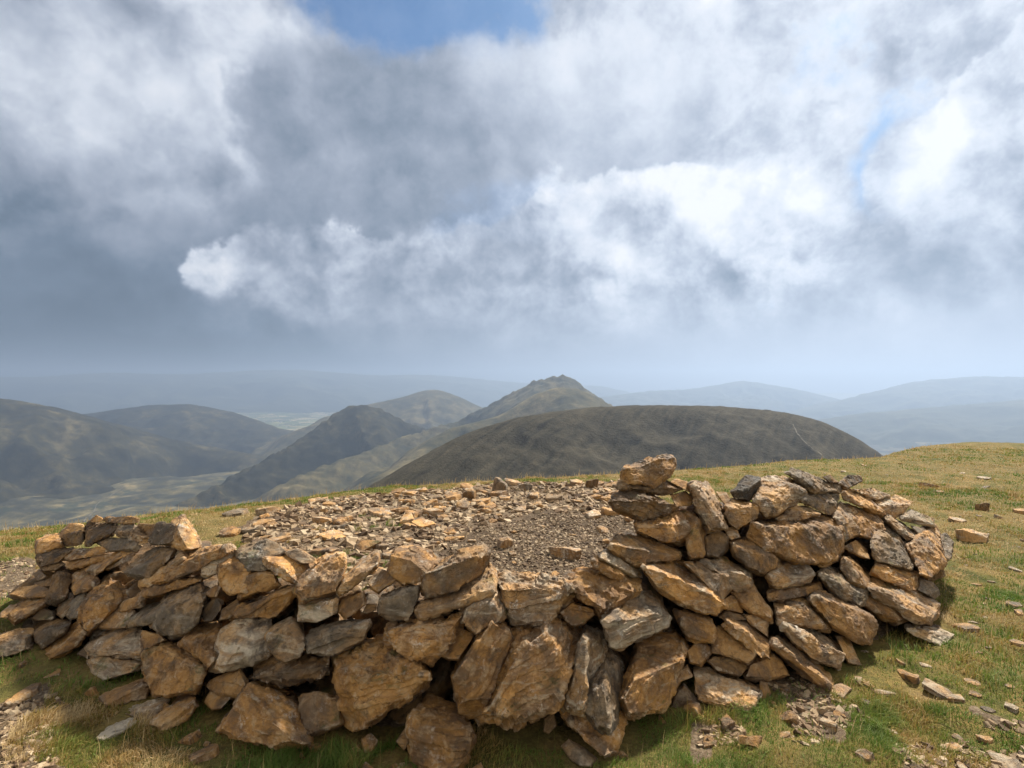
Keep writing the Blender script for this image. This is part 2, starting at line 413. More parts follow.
STONES = '''
A|150,215 150,165 185,140 235,135 250,165 250,185 180,200|160,168 245,168|y|block|pale rusty block at the far left end of the wall top
A|245,150 250,120 280,95 330,100 340,125 300,130 255,155||y|block|small ochre stone perched behind the dark cube at the wall's left end
A|248,150 262,135 335,122 335,165 325,180 262,185|255,140 330,127|d|block|small dark cube shaped stone near the left end of the wall top
A|150,220 170,195 290,190 300,205 250,238 235,252 165,268 150,240|155,222 240,235 270,208|d|slab|dark thick slab jutting left beneath the pale rusty end block
A|155,258 170,268 245,248 260,258 225,280 175,285||d|slab|thin dark plate under the dark jutting slab at the left end
A|340,120 365,85 470,92 480,105 445,140 390,160 350,185 340,180|345,122 440,138|d|slab|dark flat topped slab crowning the left end of the wall
A|360,82 385,62 430,85 420,94 365,88||y|slab|thin ochre wedge lying on the dark crowning slab at left
A|415,75 490,65 560,75 555,92 480,95 430,90||b|slab|brown plate at the very back of the left wall top
A|455,130 485,95 510,92 620,140 600,165 560,185 510,145|470,135 510,122 600,160|t|slab|pale split bar slanting across the top of the left heap
A|560,100 640,95 720,100 740,135 700,150 690,180 640,185 600,180 615,145||d|slab|broad dark brown slab right of the pale split bar
A|690,90 730,65 765,120 800,185 735,205 690,185|715,112 750,195|t|block|pale cream block at the right of the left heap's top against grass
A|260,232 310,200 430,180 442,205 410,218 280,242||y|slab|ochre lens shaped slab, upper of two stacked at the left
A|385,170 400,150 530,150 555,185 540,198 440,205 425,180||g|slab|grey brown rounded slab below the pale split bar
A|255,268 310,242 430,215 450,232 420,248 330,270 270,278||o|slab|orange lens shaped slab, lower of two stacked at the left
A|350,275 440,222 520,185 560,180 545,202 480,222 400,292 380,302|370,285 470,225|y|slab|long tan slab tilted up to the right in the left heap
A|415,272 440,237 500,215 540,215 525,238 470,268 430,282||b|slab|brown shadowed slab under the long tan tilted slab
A|280,352 300,300 340,280 385,285 375,320 395,322 380,347 300,377|290,335 375,322|y|block|ochre broken block with a notched right side in the left heap
A|190,370 215,310 235,290 260,285 300,300 275,345 250,400 215,415 195,400|235,300 250,390|d|block|dark brown upright stone at the left flank of the wall
A|225,455 235,410 270,370 300,380 290,420 250,472||d|block|narrow dark stone below the upright stone at the left flank
A|490,282 560,220 650,190 700,193 712,210 600,312 560,312 520,302|505,290 580,300 700,212|g|slab|grey slab with dark streaks leaning in the middle of the left heap
A|555,325 600,300 720,215 745,225 735,248 640,308 600,347 565,352|575,330 735,235|t|slab|tan tilted slab edge right of the streaked grey slab
A|600,337 740,215 800,195 930,190 900,215 830,237 780,292 690,320 610,344|610,332 740,245 830,218 920,195|y|slab|longest flat ochre slab overhanging a black gap in the left heap
A|805,272 840,235 930,195 945,205 880,247 870,292 830,312 810,302||w|block|whitish grey stone at the tip of the overhanging ochre slab
A|545,385 590,355 700,325 790,310 820,320 770,337 690,352 610,387||o|slab|thin orange slab below the overhang's black gap
A|315,440 350,390 370,350 430,310 455,315 532,375 440,432 400,470 385,510 350,535 320,490|362,388 435,432|o|block|large rusty orange block with a sloping top in the left heap
A|260,462 275,415 310,390 345,365 330,400 310,472 285,477||g|slab|pale grey sliver against the left side of the rusty orange block
A|390,492 440,437 540,440 510,512 450,517 400,512||t|block|tan brown block at the foot of the rusty orange block
A|440,437 520,395 580,385 570,420 500,447 445,449||b|slab|brown plate lying on the tan block beside the rusty orange block
A|505,497 530,447 640,405 652,420 640,470 600,507 520,507|510,475 580,472 640,462|g|block|grey pointed stone with a dark front left of the two tone block
A|630,505 650,420 670,370 730,338 800,328 828,355 812,430 795,490 735,540 680,552 640,530|652,442 735,438 805,398|g|boulder|large two tone block, grey on top and rust on its front
A|795,472 820,425 860,390 892,400 885,442 850,487 815,492||d|block|dark grey knobbly stone right of the two tone block
A|820,377 860,345 885,350 872,387 840,390||o|block|small orange stone deep between the two tone block and ochre boulder
A|572,470 600,452 650,450 640,500 600,515||d|block|dark stone in the shade under the two tone block
C|108,222 180,185 240,237 215,332 155,340 115,317 108,262|120,225 190,215|y|boulder|knobbly ochre boulder standing proud on the left wall crest
C|180,178 212,135 300,133 372,165 285,183 285,242 225,247 195,232|190,190 285,185|g|boulder|speckled grey stone on top of the wall beside the ochre boulder
C|185,352 215,267 260,245 330,250 347,300 250,337 190,357|218,268 325,258|b|block|brown ribbed block beneath the speckled grey stone
C|280,182 360,165 440,215 500,210 480,232 440,262 420,307 380,282 320,242 285,207|285,195 340,228 425,285|y|slab|tan topped slab with a dark front edge dipping right on the crest
C|370,167 420,155 500,190 500,217 440,217||t|slab|pale plate just behind the tan slab that dips right
C|415,332 430,280 440,262 505,240 507,195 540,180 605,180 612,230 600,287 575,327 500,347 435,360|432,285 520,250 608,225|y|boulder|ochre block with a notched top on the wall crest
C|585,322 620,260 680,190 740,165 738,195 742,230 680,272 620,312 590,337|600,307 738,222|t|slab|long tan slab tilted steeply up to the right behind the crest
C|705,292 750,235 820,270 800,297 745,334 715,317|715,290 760,300 815,272|t|block|small tan brick like stone between the tilted slab and brown wedge
C|780,242 790,190 820,160 870,170 940,155 995,200 930,262 890,287 840,292 800,267|800,185 870,200 932,255|o|block|chunky block with a dark rust front and pale tan top
E|155,247 155,190 180,150 260,125 330,80 380,55 415,85 400,147 290,237 240,257 170,260|165,180 290,145 412,95|b|boulder|big brown wedge resting on top of the central wall
E|130,332 150,295 230,270 400,165 420,135 445,170 440,252 400,277 300,302 160,350|135,330 300,285 438,245|t|slab|long tan slab sloping down left under the big brown wedge
E|312,374 330,322 405,285 440,160 458,200 482,345 465,370 420,374 362,418|410,290 448,300|t|block|tan stone with a pale right corner below the sloping tan slab
E|457,192 500,172 580,168 690,185 730,205 748,250 740,277 660,352 600,357 560,362 520,357 490,332 475,292|472,240 540,270 630,310 735,222|t|boulder|broad craggy tan stone at the centre of the crest beside the gravel
E|715,192 745,165 800,150 860,145 1012,240 900,332 870,332 740,237|735,228 880,315 1000,250|o|slab|broad rust slab leaning toward the viewer right of the craggy tan stone
E|865,102 890,80 940,88 1030,152 1032,190 990,187 870,117|870,112 1000,180|w|slab|thin whitish grey slab atop a rust plate by the gravel hollow
E|830,112 865,107 990,182 1025,202 1020,237 980,222 840,142|835,120 1010,222|o|slab|dark rust plate under the thin whitish slab
G|132,432 155,388 270,390 350,420 415,440 415,472 370,487 300,482 240,497 170,457|140,425 230,470 300,458 410,465|b|slab|dark edged brown slab under the ochre stone of the small cairn
C|740,387 760,335 850,330 915,300 907,345 865,437 800,442 745,422|750,347 860,340 905,305|g|block|grey brown block with a bright top edge below the chunky rust block
E|0,432 10,400 90,365 190,345 310,320 300,390 245,462 190,537 150,522 60,452|30,420 170,490 245,430 300,350|y|boulder|rough bright ochre stone with a pointed lower corner in the central wall
E|225,502 250,450 320,400 355,420 330,472 300,522 260,524||o|block|small rust stone with grey base right of the pointed ochre stone
D|575,322 640,300 750,260 780,290 860,300 920,350 950,402 930,432 850,482 790,527 740,567 650,607 610,582 605,542 590,492 578,402|590,390 720,388 810,452 945,405|o|boulder|very large rust boulder low in the wall with a stepped face
D|235,412 260,370 330,330 450,310 545,325 555,370 520,422 400,422 280,427|245,405 400,375 552,360|d|slab|wide dark slab in shade left of the very large rust boulder
D|455,247 480,225 600,190 705,178 712,195 690,252 570,307 540,302 500,302 460,302|458,252 570,245 705,190|g|slab|grey brown bar with a dark square end spanning a black gap
D|300,237 330,210 400,175 425,180 450,240 430,322 380,347 340,332 310,292|312,240 400,200 440,250|t|block|upright stone with white lichen on its lower end
C|430,442 432,385 560,335 585,350 577,412 500,447|432,390 560,382 582,355|w|block|small block with a grey lichen crusted front under the notched block
C|580,402 600,360 690,320 697,370 650,422 610,442||o|block|rust stone in shade right of the lichen crusted block
C|680,412 700,375 740,375 737,402 700,417||d|block|little dark stone in the gap left of the bright edged grey block
C|150,432 180,385 230,365 330,330 405,310 412,340 350,397 310,422 200,442|165,420 190,388 310,378 405,322|b|slab|brown slab with a ribbed front above the pale flat slab
C|75,642 120,480 200,440 315,430 322,470 300,567 240,602 100,647||w|slab|large flat slab, whitish on the left and rust on the right
A|725,572 760,510 830,475 885,500 875,560 845,652 830,682 790,642 760,582|735,550 790,560 850,640|o|block|rust stone wedged left of the large half white slab
C|110,442 120,400 155,385 182,360 192,380 150,432||d|block|small dark brown stone left of the ribbed brown slab
B|575,302 600,265 720,265 745,275 815,375 795,442 780,467 640,482 610,477 590,402|582,310 640,300|b|boulder|large plain brown square faced boulder low in the left wall
B|345,302 380,220 440,210 560,215 575,265 570,337 480,327 380,322|360,290 560,300|w|boulder|big pale cream boulder at the base of the left wall
B|355,342 400,322 480,330 570,345 560,377 470,402 410,422 375,392||w|block|pale lower block directly under the big cream boulder
B|560,267 570,218 640,230 665,255 600,272 577,302||o|block|small rust wedge between the cream boulder and the square brown boulder
B|405,502 440,450 590,405 598,447 580,482 480,512 420,520|410,492 480,470 594,435|b|slab|brown slab lying in the grass under the square faced boulder
B|500,557 510,510 560,490 680,492 650,547 600,577 540,572|505,550 600,550 660,510|w|slab|white streaked slab lying in grass at the left wall's foot
B|380,657 440,585 500,560 545,590 490,627 410,662||w|slab|pale flat stone in grass, nearest end of the white streaked slab
B|612,592 680,510 740,460 775,470 787,520 750,582 640,617|625,595 700,545 780,510|b|block|brown angular stone standing in grass right of the white streaked slab
D|70,432 110,405 190,375 222,430 190,482 150,492 100,462||b|block|brown stone in shade just below the half white slab
D|50,502 70,460 150,492 120,532 80,537||b|block|low brown stone at the grass under the half white slab
D|105,617 150,550 210,460 240,440 270,425 340,450 410,480 460,530 460,570 435,652 490,702 470,717 380,672 330,682 200,667 150,642|212,465 330,590 470,705|y|boulder|huge tan triangular boulder with a diagonal crack on the grass
D|440,482 500,480 590,500 602,592 540,602 500,622 450,642 460,542||b|block|brown stone tucked behind the right side of the huge triangular boulder
F|98,692 100,620 110,570 180,490 290,520 350,600 362,640 340,732 300,757 180,767 110,737|105,590 190,622 350,625|o|boulder|squat rust cube with white lichen flecks on its top in the foreground
F|50,662 100,590 107,650 80,697||b|slab|small brown flake leaning on the left of the lichen flecked cube
D|690,752 760,735 860,725 890,770 860,800 700,800||t|block|tan stone cut by the bottom edge beside the lichen flecked cube
D|680,652 710,632 740,660 725,702 690,712||o|pebble|rounded orange pebble in the grass below the very large rust boulder
D|640,690 665,675 678,700 650,715||b|pebble|tiny brown pebble left of the rounded orange pebble
F|272,397 330,320 410,190 440,175 500,210 525,240 430,330 440,482 400,537 345,562 300,542 290,452|285,405 350,300 430,190|o|slab|upright rust slab with a dark chamfered left edge left of the gnarled boulder
F|390,552 430,510 430,390 410,370 530,210 600,170 660,180 720,155 800,225 800,272 750,372 700,442 640,512 530,577|545,300 660,220 710,320 590,400 470,430|y|boulder|largest gnarled ochre boulder at the centre front of the wall
F|575,562 620,520 700,430 740,410 700,492 640,552||o|slab|rust flake under the right lower edge of the gnarled boulder
F|690,502 740,400 790,260 810,195 845,210 890,262 865,320 850,420 815,472 790,542 720,547|800,250 800,420 785,530|w|slab|tall standing stone with a white vertical streak right of the gnarled boulder
F|790,542 800,490 850,430 870,320 895,285 940,340 952,442 935,562 900,642 850,612|870,440 895,600|g|slab|tall grey and ochre shard leaning on the white streaked standing stone
F|680,522 790,547 900,642 960,555 968,592 940,692 920,702 880,730 850,702 780,652 730,592||y|block|ochre stone at the foot of the tall grey shard
F|710,682 740,655 850,735 830,762 790,760 740,732||g|slab|small grey slab in the grass under the tall standing stones
F|640,562 680,540 692,600 660,632 640,622||d|block|dark stone in shade beneath the gnarled boulder
E|700,332 750,285 840,325 780,387 740,372||o|block|rust stone in the hollow right of the craggy tan stone
H|110,252 160,190 270,120 300,125 345,180 382,230 370,272 320,297 260,312 180,347 140,332|115,258 210,250 345,215|w|boulder|rounded grey boulder with white quartz streaks right of the standing stones
H|180,562 240,460 215,430 250,330 390,285 420,310 447,350 430,402 390,472 387,532 340,602 290,592 200,612|235,480 345,490 435,395|y|boulder|big ochre boulder with a flat sloping top below the quartz streaked one
H|385,482 445,415 472,470 410,492||t|block|small pale ochre stone right of the big sloping topped ochre boulder
H|390,202 440,205 500,210 540,235 562,290 550,332 450,312 420,262|405,225 440,262 550,270|o|block|rust block with a patch of moss on top
H|440,362 480,335 530,345 547,365 500,427 455,412||o|block|small rust cube below the moss topped rust block
H|530,372 545,300 570,270 650,320 722,380 700,417 620,392||b|slab|plain brown slab slanting right below the moss topped block
H|520,402 540,380 620,390 692,420 660,467 560,437||d|slab|dark brown slab under the plain slanting brown slab
H|590,252 610,235 640,230 760,320 777,397 740,392 660,322|600,258 700,305 772,345|b|slab|brown bar with a pale left end slanting right in the right wall
H|570,227 600,200 660,215 690,240 630,237 595,247||d|slab|dark flat stone above the pale ended brown bar
H|665,217 760,210 770,250 770,312 700,262||t|block|tan stone behind the pale ended brown bar
H|475,432 515,425 650,465 748,505 740,547 700,602 560,592 490,562|488,555 560,545 742,530|t|boulder|long tan stone with a flat sunlit face at the base right of centre
H|380,592 390,540 430,500 490,560 550,602 480,612||d|block|dark stone in shade left of the long tan base stone
H|675,467 710,400 790,380 825,410 857,465 760,477|700,420 760,465 790,385|b|block|low brown triangular stone on the grass below the pale ended bar
H|735,552 735,480 765,490 782,550 765,567||b|block|small brown upright stone at the right end of the long tan base stone
G|185,132 200,95 310,75 350,68 397,85 385,120 350,162 310,187 250,177 190,157|190,122 300,108 350,80|b|block|topmost stone of the small cairn, brown with a pale flat top
G|170,182 200,167 250,175 310,185 340,165 430,180 440,197 390,214 260,210 180,192|180,186 300,200 430,194|d|slab|thin slab right under the cairn's topmost stone
G|370,167 400,155 445,165 467,190 460,212 435,197||b|block|small brown stone behind the right end of the cairn's thin slab
G|130,252 150,215 200,200 340,213 385,240 402,270 380,297 330,302 280,322 150,277|140,240 300,238 385,255|d|boulder|dark oval stone third from the top of the cairn
G|375,217 440,205 472,235 460,262 400,270 390,240||o|block|rust stone beside the right end of the cairn's dark oval stone
G|230,332 250,305 350,300 400,280 450,295 472,340 450,387 400,412 330,407 240,367|238,335 340,335 460,345|y|boulder|rough bright ochre stone beneath the dark oval in the cairn
G|430,287 490,305 527,360 515,442 500,472 460,477 440,432 470,380 470,330|480,320 490,450|o|slab|rust upright stone with vertical grooves right of the cairn's ochre stone
G|455,177 480,165 530,170 570,230 605,305 600,352 560,347 530,362 510,292 470,242|470,185 545,280 565,345|t|slab|tall tan slab leaning left against the cairn
G|560,207 600,210 620,240 600,262 580,242||t|block|small tan stone behind the tall leaning tan slab
G|590,257 640,230 720,255 732,300 690,332 640,357 610,337 595,292|600,280 655,305 725,270|t|block|tan split block between the leaning slab and the black stone
G|622,207 680,150 735,155 735,192 700,242 640,237|650,200 730,180|k|block|almost black stone on the crest of the right wall
G|705,237 740,150 790,148 890,175 915,215 880,252 790,302 760,302|715,240 790,240 860,195 908,210|t|boulder|big pale topped boulder beside the black stone on the right crest
I|262,92 300,75 420,125 470,145 475,172 380,172 340,137|270,98 385,158 470,162|g|slab|grey tapered slab on the highest point of the right wall crest
I|475,135 510,100 560,105 568,125 530,132 500,157||d|block|small dark grey stone at the back of the right crest
I|410,107 440,100 472,130 440,132||d|block|little dark stone just behind the grey tapered crest slab
I|320,197 345,170 465,180 470,230 460,262 420,252 370,217|330,200 460,215|g|block|grey stone below the tapered crest slab
I|220,267 290,222 405,245 400,267 320,267 235,292|228,272 300,252 400,258|t|slab|thin flaky tan slab lying on the huge dark block
I|120,342 140,290 260,280 360,265 440,265 482,300 487,380 470,442 400,462 300,447 220,417 170,392|125,305 300,312 482,312|b|boulder|huge dark brown block in the upper middle of the right wall
I|455,264 475,205 567,238 520,274 554,340 500,362 480,322|462,272 518,272|t|block|tan topped block right of the huge dark brown block
I|488,157 520,152 620,205 652,235 652,260 590,237 500,197|495,178 600,222 645,252|y|slab|long bright ochre slab slanting down right on the right crest
I|530,157 600,145 680,185 625,203 590,185||t|slab|pale flat slab behind the long bright ochre slab
I|620,207 700,187 768,210 740,247 700,272 650,262 650,237|640,225 655,245 760,215|t|block|tan wedge with a sunlit top at the right crest's end
I|518,272 575,240 640,265 657,320 610,357 560,342 530,302|530,275 600,290 650,300|o|block|dark rust block under the long bright ochre slab
I|595,377 660,322 625,257 690,310 760,390 780,452 765,482 700,452 620,442 600,412|605,390 660,340 700,335 750,450|g|boulder|large grey ridge backed boulder in the right wall
I|655,264 700,270 790,335 800,357 750,367 700,312|670,280 755,355|w|slab|pale narrow slab above the large grey ridge backed boulder
I|720,272 760,245 850,280 860,307 790,292 730,282||w|slab|whitish plate lying at the right end of the crest
I|760,302 810,308 835,335 800,342||g|slab|small grey plate under the whitish crest end plate
I|750,377 800,352 835,332 810,307 860,305 895,370 907,442 880,457 865,482 835,517 800,502 775,422|800,356 862,430 845,508|y|boulder|big ochre boulder at the right end of the wall with a dark left face
I|880,342 905,335 935,370 930,432 905,442 890,382||g|block|dark grey stone on the ground behind the wall's right end
I|480,472 490,430 530,425 590,465 607,520 580,552 510,522|495,440 520,520|b|block|brown slanted block in the middle of the right wall
I|500,387 545,360 595,400 602,440 560,427||o|block|rust stone deep under the dark rust block
I|610,492 630,450 700,465 790,490 797,560 720,547 650,522|620,465 785,510|y|block|ochre brown stone under the large grey ridge backed boulder
I|590,547 620,515 660,510 870,600 872,660 840,697 790,692 700,642|598,555 800,672 868,650|t|slab|big smooth tan slab leaning low at the wall's right foot
I|580,612 590,567 650,610 760,677 700,692 640,662||o|slab|rust slab directly beneath the big smooth leaning slab
I|792,562 800,515 860,540 877,580 860,597 800,567||g|block|small grey stone at the wall's foot under the end boulder
J|550,202 600,190 680,200 735,235 720,267 690,282 630,262|560,215 640,258 725,245|w|slab|pale flat stone on the ground at the right foot of the wall
I|395,492 440,470 520,485 580,555 587,600 560,627 470,587|405,505 510,572 582,578|g|slab|grey slab with white lichen slanting down the right wall
J|165,92 200,55 300,100 400,130 427,170 410,277 380,272 260,202|185,75 340,165 420,175|b|slab|long brown slab under the lichen covered grey slab
I|185,502 230,430 290,430 340,460 367,500 360,527 290,542 200,552|192,515 290,505 362,505|t|block|tan block with a layered front below the huge dark block
I|40,372 90,355 170,385 227,430 225,472 180,492 110,472 60,422|55,380 150,430 222,440|b|block|dark brown stone with a pale scarred top left of the layered tan block
I|190,577 250,555 400,530 402,560 330,587 240,602 200,602||o|slab|rust slab under the layered tan block
I|215,612 260,585 345,588 400,640 442,722 350,692 240,692|222,622 330,620 430,715|t|block|tan triangular block in the lower right wall
J|55,197 130,183 200,195 307,285 300,332 285,372 180,332 130,282|65,205 190,305 302,315|w|slab|bright cream slab leaning at the front foot of the right wall
J|20,267 45,258 160,330 240,385 247,447 210,442 100,362|28,275 150,365 240,425|b|slab|long brown slab lying under the bright cream leaning slab
J|270,242 320,250 345,300 350,342 380,362 320,352 280,262||y|slab|ochre stone right of the bright cream leaning slab
J|220,167 270,175 332,230 290,227||b|slab|thin brown slab below the long brown slab at the right foot
J|330,402 345,375 380,400 370,437||t|pebble|small tan stone loose in the grass at the right wall's foot
J|370,382 400,385 460,440 420,452 380,432||t|slab|tan splinter in the grass by the right wall's foot
J|240,457 290,430 335,450 300,492||t|slab|tan stone at the head of the chip patch by the right wall
G|500,487 590,475 690,520 702,590 650,602 590,547|520,490 600,535 698,555|t|block|tan striped block left of the scarred dark brown stone
G|435,492 510,490 590,520 612,600 580,637 540,592 520,532|445,500 545,530 600,550|t|block|tan block with a dark spot on top under the grooved rust stone
G|260,502 280,480 340,485 430,490 590,640 597,667 560,692 480,672 420,642 330,582|270,508 360,570 450,615 592,655|y|boulder|long tan orange boulder slanting right under the cairn
G|615,607 700,560 785,690 782,727 700,692||b|slab|smooth brown slab set deep below the tan striped block
G|590,642 620,620 662,650 667,692 600,682||o|block|small rust stone at the tip of the long slanting boulder
G|520,392 560,360 612,385 600,442 570,472 520,462||d|block|dark stone in shade right of the grooved rust stone
G|590,352 640,345 657,390 620,402||t|block|small tan stone under the tan split block
A|40,377 80,345 150,340 190,360 185,387 90,392||b|slab|flat brown stone lying low left of the wall's left flank
A|30,462 60,420 130,385 180,395 187,425 110,452 60,487|40,450 175,415|b|block|rounded brown stone in grass at the left flank
A|0,452 40,420 67,420 30,472 0,470||t|block|tan stone at the left picture edge by the rounded brown stone
A|130,472 170,430 227,450 215,477 150,482||d|block|dark stone in the grass right of the rounded brown stone
A|130,292 165,280 192,310 150,322||b|block|small brown stone under the thin dark plate at the left end
A|135,332 200,315 202,345 150,347||d|block|dark flat stone above the flat brown one at the left flank
B|-30,335 -20,245 60,215 130,220 125,292 60,317|-20,262 60,245 125,245|t|boulder|wide tan brown stone cut by the left picture edge
B|135,232 200,180 290,165 270,222 170,282 145,267|145,235 275,205|d|slab|dark slab slanting up right beside the wide stone at left
B|180,312 250,230 310,190 345,215 340,252 250,312 200,332|195,310 260,260 335,225|o|slab|dark rust slab slanting up right, nearest of two at the left foot
B|310,312 360,260 352,332||d|block|small dark stone left of the big cream boulder
B|160,392 190,355 250,360 240,397 170,412||b|block|brown stone half sunk in grass before the left flank
B|0,582 60,545 140,530 142,552 40,587||g|slab|grey slab sunk in the bare soil at the lower left
B|0,522 60,480 130,440 162,430 150,462 60,512||b|slab|brown slab sunk in soil above the grey one at lower left
'''
TILES = {'A': (0, 500), 'B': (0, 576), 'C': (192, 510), 'D': (192, 576), 'E': (384, 530), 'F': (384, 576), 'G': (576, 440), 'H': (576, 560), 'I': (720, 450), 'J': (768, 576)}
placed = []; LOWST = []
def coords(s, tile):
    ox, oy = TILES[tile]
    return np.array([[float(c) for c in q.split(',')] for q in s.split()])/4 + (ox, oy) if s.strip() else np.zeros((0, 2))
KINDS = {'block': 'stone_block', 'slab': 'stone_slab', 'boulder': 'boulder', 'pebble': 'pebble'}
for line in STONES.strip().splitlines():
    tile, so, sr, code, kind, label = line.split('|')
    o = coords(so, tile); r = coords(sr, tile)
    c = o.mean(0); o = c + (o-c)*1.045; r = c + (r-c)*1.03 if len(r) else r; dc = float(wall_depth(c[0], c[1]))
    w = np.ptp(o[:, 0])*dc/F; h = np.ptp(o[:, 1])*dc/F; sz = math.sqrt(w*h)
    d = wall_depth(o[:, 0], o[:, 1])
    d = dc + (d-dc)*1.0 + RNG.uniform(-.012, .012, len(d))
    pull = min(.16, max(.03, .45*h))
    pts = []
    if len(r):
        # sunlit top runs back from the ridge line
        order = np.argsort(r[:, 0]); ry = np.interp(o[:, 0], r[order, 0], r[order, 1])
        above = np.clip((ry-o[:, 1])*dc/F/.08, 0, 1)
        d = d + above*pull*.85
        ow = o
        rd = wall_depth(r[:, 0], r[:, 1]) - pull*RNG.uniform(.75, 1.0, len(r))
        pts.append(at(r[:, 0], r[:, 1], rd))
        # lower face keeps its fullness
        low = o[(ry < o[:, 1]-4)]
        if len(low):
            q = c + (low-c)*.9; pts.append(at(q[:, 0], q[:, 1], wall_depth(q[:, 0], q[:, 1]) - pull*.7))
    else:
        q = c + (o-c)*.85
        u = (q-c)/np.maximum(np.ptp(o, axis=0), 1)*2
        qd = wall_depth(q[:, 0], q[:, 1]) - np.maximum(.008, min(.075, .22*sz)*(.75 + random.uniform(-.6, .6)*u[:, 0] + random.uniform(.1, 1.0)*u[:, 1]))
        pts.append(at(q[:, 0], q[:, 1], qd))
    pts.append(at(o[:, 0], o[:, 1], d))
    th = min(.34, max(.05, sz*(.55 if kind == 'slab' else .85)))
    q = c + (o-c)*.94; pts.append(at(q[:, 0], q[:, 1], d+th*.45))
    q = c + (o-c)*.72; pts.append(at(q[:, 0], q[:, 1], d+th))
    P = np.concatenate(pts)
    me, cen = rock(KINDS[kind], P, max(.009, min(.014, .0045*dc)), rough=(2.3 if 'gnarled ochre' in label else 1.5 if ('rough' in label or 'craggy' in label or 'rust boulder' in label) else 1.0)*min(1.0, .35+sz*2.4), chips=2)
    ob = link(KINDS[kind], me); ob.location = cen
    ob.color = (1, 1, 1, 1); paint(ob, code)
    tag(ob, label, 'stone', 'stones of the shelter wall')
    placed.append((c[0], c[1], dc, sz))
    if P[:, 2].min() < .03: LOWST.append((cen[0], cen[1]-.03, .62*sz))

# ---- stones seen only in the dark gaps, behind the facing stones
TOP = np.array([(35, 565), (60, 535), (110, 525), (190, 535), (215, 555), (260, 557), (330, 565), (380, 565), (420, 580), (500, 592), (560, 590), (600, 575), (640, 510), (660, 480), (720, 495), (800, 488), (880, 515), (930, 550), (945, 565)])
fills = []
arr = np.array(placed)
protos = []
for k in range(8):
    P = RNG.uniform(-1, 1, (16, 3)); P /= np.maximum(1, np.linalg.norm(P, axis=1, keepdims=True)*.9); P *= (.17, .12, .09)
    protos.append(rock('stone_block', P, .022)[0])
cand = []
for row in range(12):
    for q in range(70):
        px = 30 + q*13.5 + (row % 2)*7; py = 500 + row*22
        cand.append((px+random.uniform(-5, 5), py+random.uniform(-5, 5)))
random.shuffle(cand)
for c in cand:
    if c[1] < np.interp(c[0], TOP[:, 0], TOP[:, 1])+24: continue
    near = np.hypot(arr[:, 0]-c[0], arr[:, 1]-c[1]).min()
    if near > 42: continue
    d = float(wall_depth(c[0], c[1])) + random.uniform(.29, .35)
    p = at(np.array(c[0]), np.array(c[1]), np.array(d))
    if p[2] < -.06: continue
    if any(np.linalg.norm(p-q) < .152 for q in fills): continue
    if len(fills) >= 127 or c[0] > 912: continue
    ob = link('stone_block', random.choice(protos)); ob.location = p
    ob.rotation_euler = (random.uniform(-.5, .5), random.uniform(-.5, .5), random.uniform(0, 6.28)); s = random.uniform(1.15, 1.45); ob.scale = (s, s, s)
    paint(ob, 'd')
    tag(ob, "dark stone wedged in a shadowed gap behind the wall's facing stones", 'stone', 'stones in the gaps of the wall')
    fills.append(p)
# ---- the packed core of the wall: far more small stones than could be counted
def core():
    Vs = []; Fs = []; base = 0; seen = []
    data = []
    for me in protos[:4]:
        v = np.empty(len(me.vertices)*3); me.vertices.foreach_get('co', v); f = np.empty(len(me.polygons)*3, int); me.polygons.foreach_get('vertices', f)
        data.append((v.reshape(-1, 3), f.reshape(-1, 3)))
    for dep in (.46, .60):
        for row in range(16):
            for q in range(66):
                px = 40 + q*13.2 + (row % 2)*6; py = 500 + row*16
                if px > 900 or py < np.interp(px, TOP[:, 0], TOP[:, 1]) + 26 + dep*26: continue
                if np.hypot(arr[:, 0]-px, arr[:, 1]-py).min() > 38: continue
                p = at(np.array(px), np.array(py), np.array(float(wall_depth(px, py))+dep+random.uniform(-.03, .03)))
                if p[2] < -.12 or any(np.linalg.norm(p-w_) < .12 for w_ in seen): continue
                seen.append(p); v, f = random.choice(data); a = random.uniform(0, 6.28); s = random.uniform(1.0, 1.35)
                Rm = np.array([(math.cos(a), -math.sin(a), 0), (math.sin(a), math.cos(a), 0), (0, 0, 1)])
                Vs.append(v@Rm.T*s*(1, 1, 1.15)+p); Fs.append(f+base); base += len(v)
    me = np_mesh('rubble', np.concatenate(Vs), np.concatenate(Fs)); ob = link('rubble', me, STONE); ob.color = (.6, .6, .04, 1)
    tag(ob, 'dark rubble packed in the core of the shelter wall, glimpsed through its gaps', kind='stuff')
core()

# ------------------------------------------------------------------ summit ground
BROW = np.array([(-900, 640), (-400, 562), (0, 533), (100, 522), (200, 510), (300, 498), (400, 488), (500, 481), (600, 476), (700, 469), (800, 461), (880, 457), (900, 452), (930, 445.5), (970, 442), (1024, 443.5), (1200, 446), (1900, 452)])
CDROP = .045
def brow_start(px):
    s = (np.interp(px, BROW[:, 0], BROW[:, 1])-HY)/F
    return EYE/s - s/(4*CDROP)
def ground_z(x, y):
    a = np.arctan2(x, y); ac = np.clip(a, -1.15, 1.15)
    D = np.hypot(x, y)*np.cos(ac)
    t = np.maximum(0, D-brow_start(np.tan(ac)*F+CX))
    t1 = .55/(2*CDROP)
    z = -np.where(t < t1, CDROP*t*t, CDROP*t1*t1 + .55*(t-t1))
    p = np.stack([x, y, 0*x], -1)
    near = smooth(60, 8, np.hypot(x, y))
    z = z + (fbm(p*.9, 3)*.022 + fbm(p*2.6+4, 2)*.016 + fbm(p*6, 3)*.010)*near*smooth(0.5, 2.6, np.hypot(x, y)) + fbm(p*.012, 4)*6*(1-near)*smooth(40, 200, t)
    return z
def gz(x, y): return float(ground_z(np.array([x]), np.array([y]))[0])

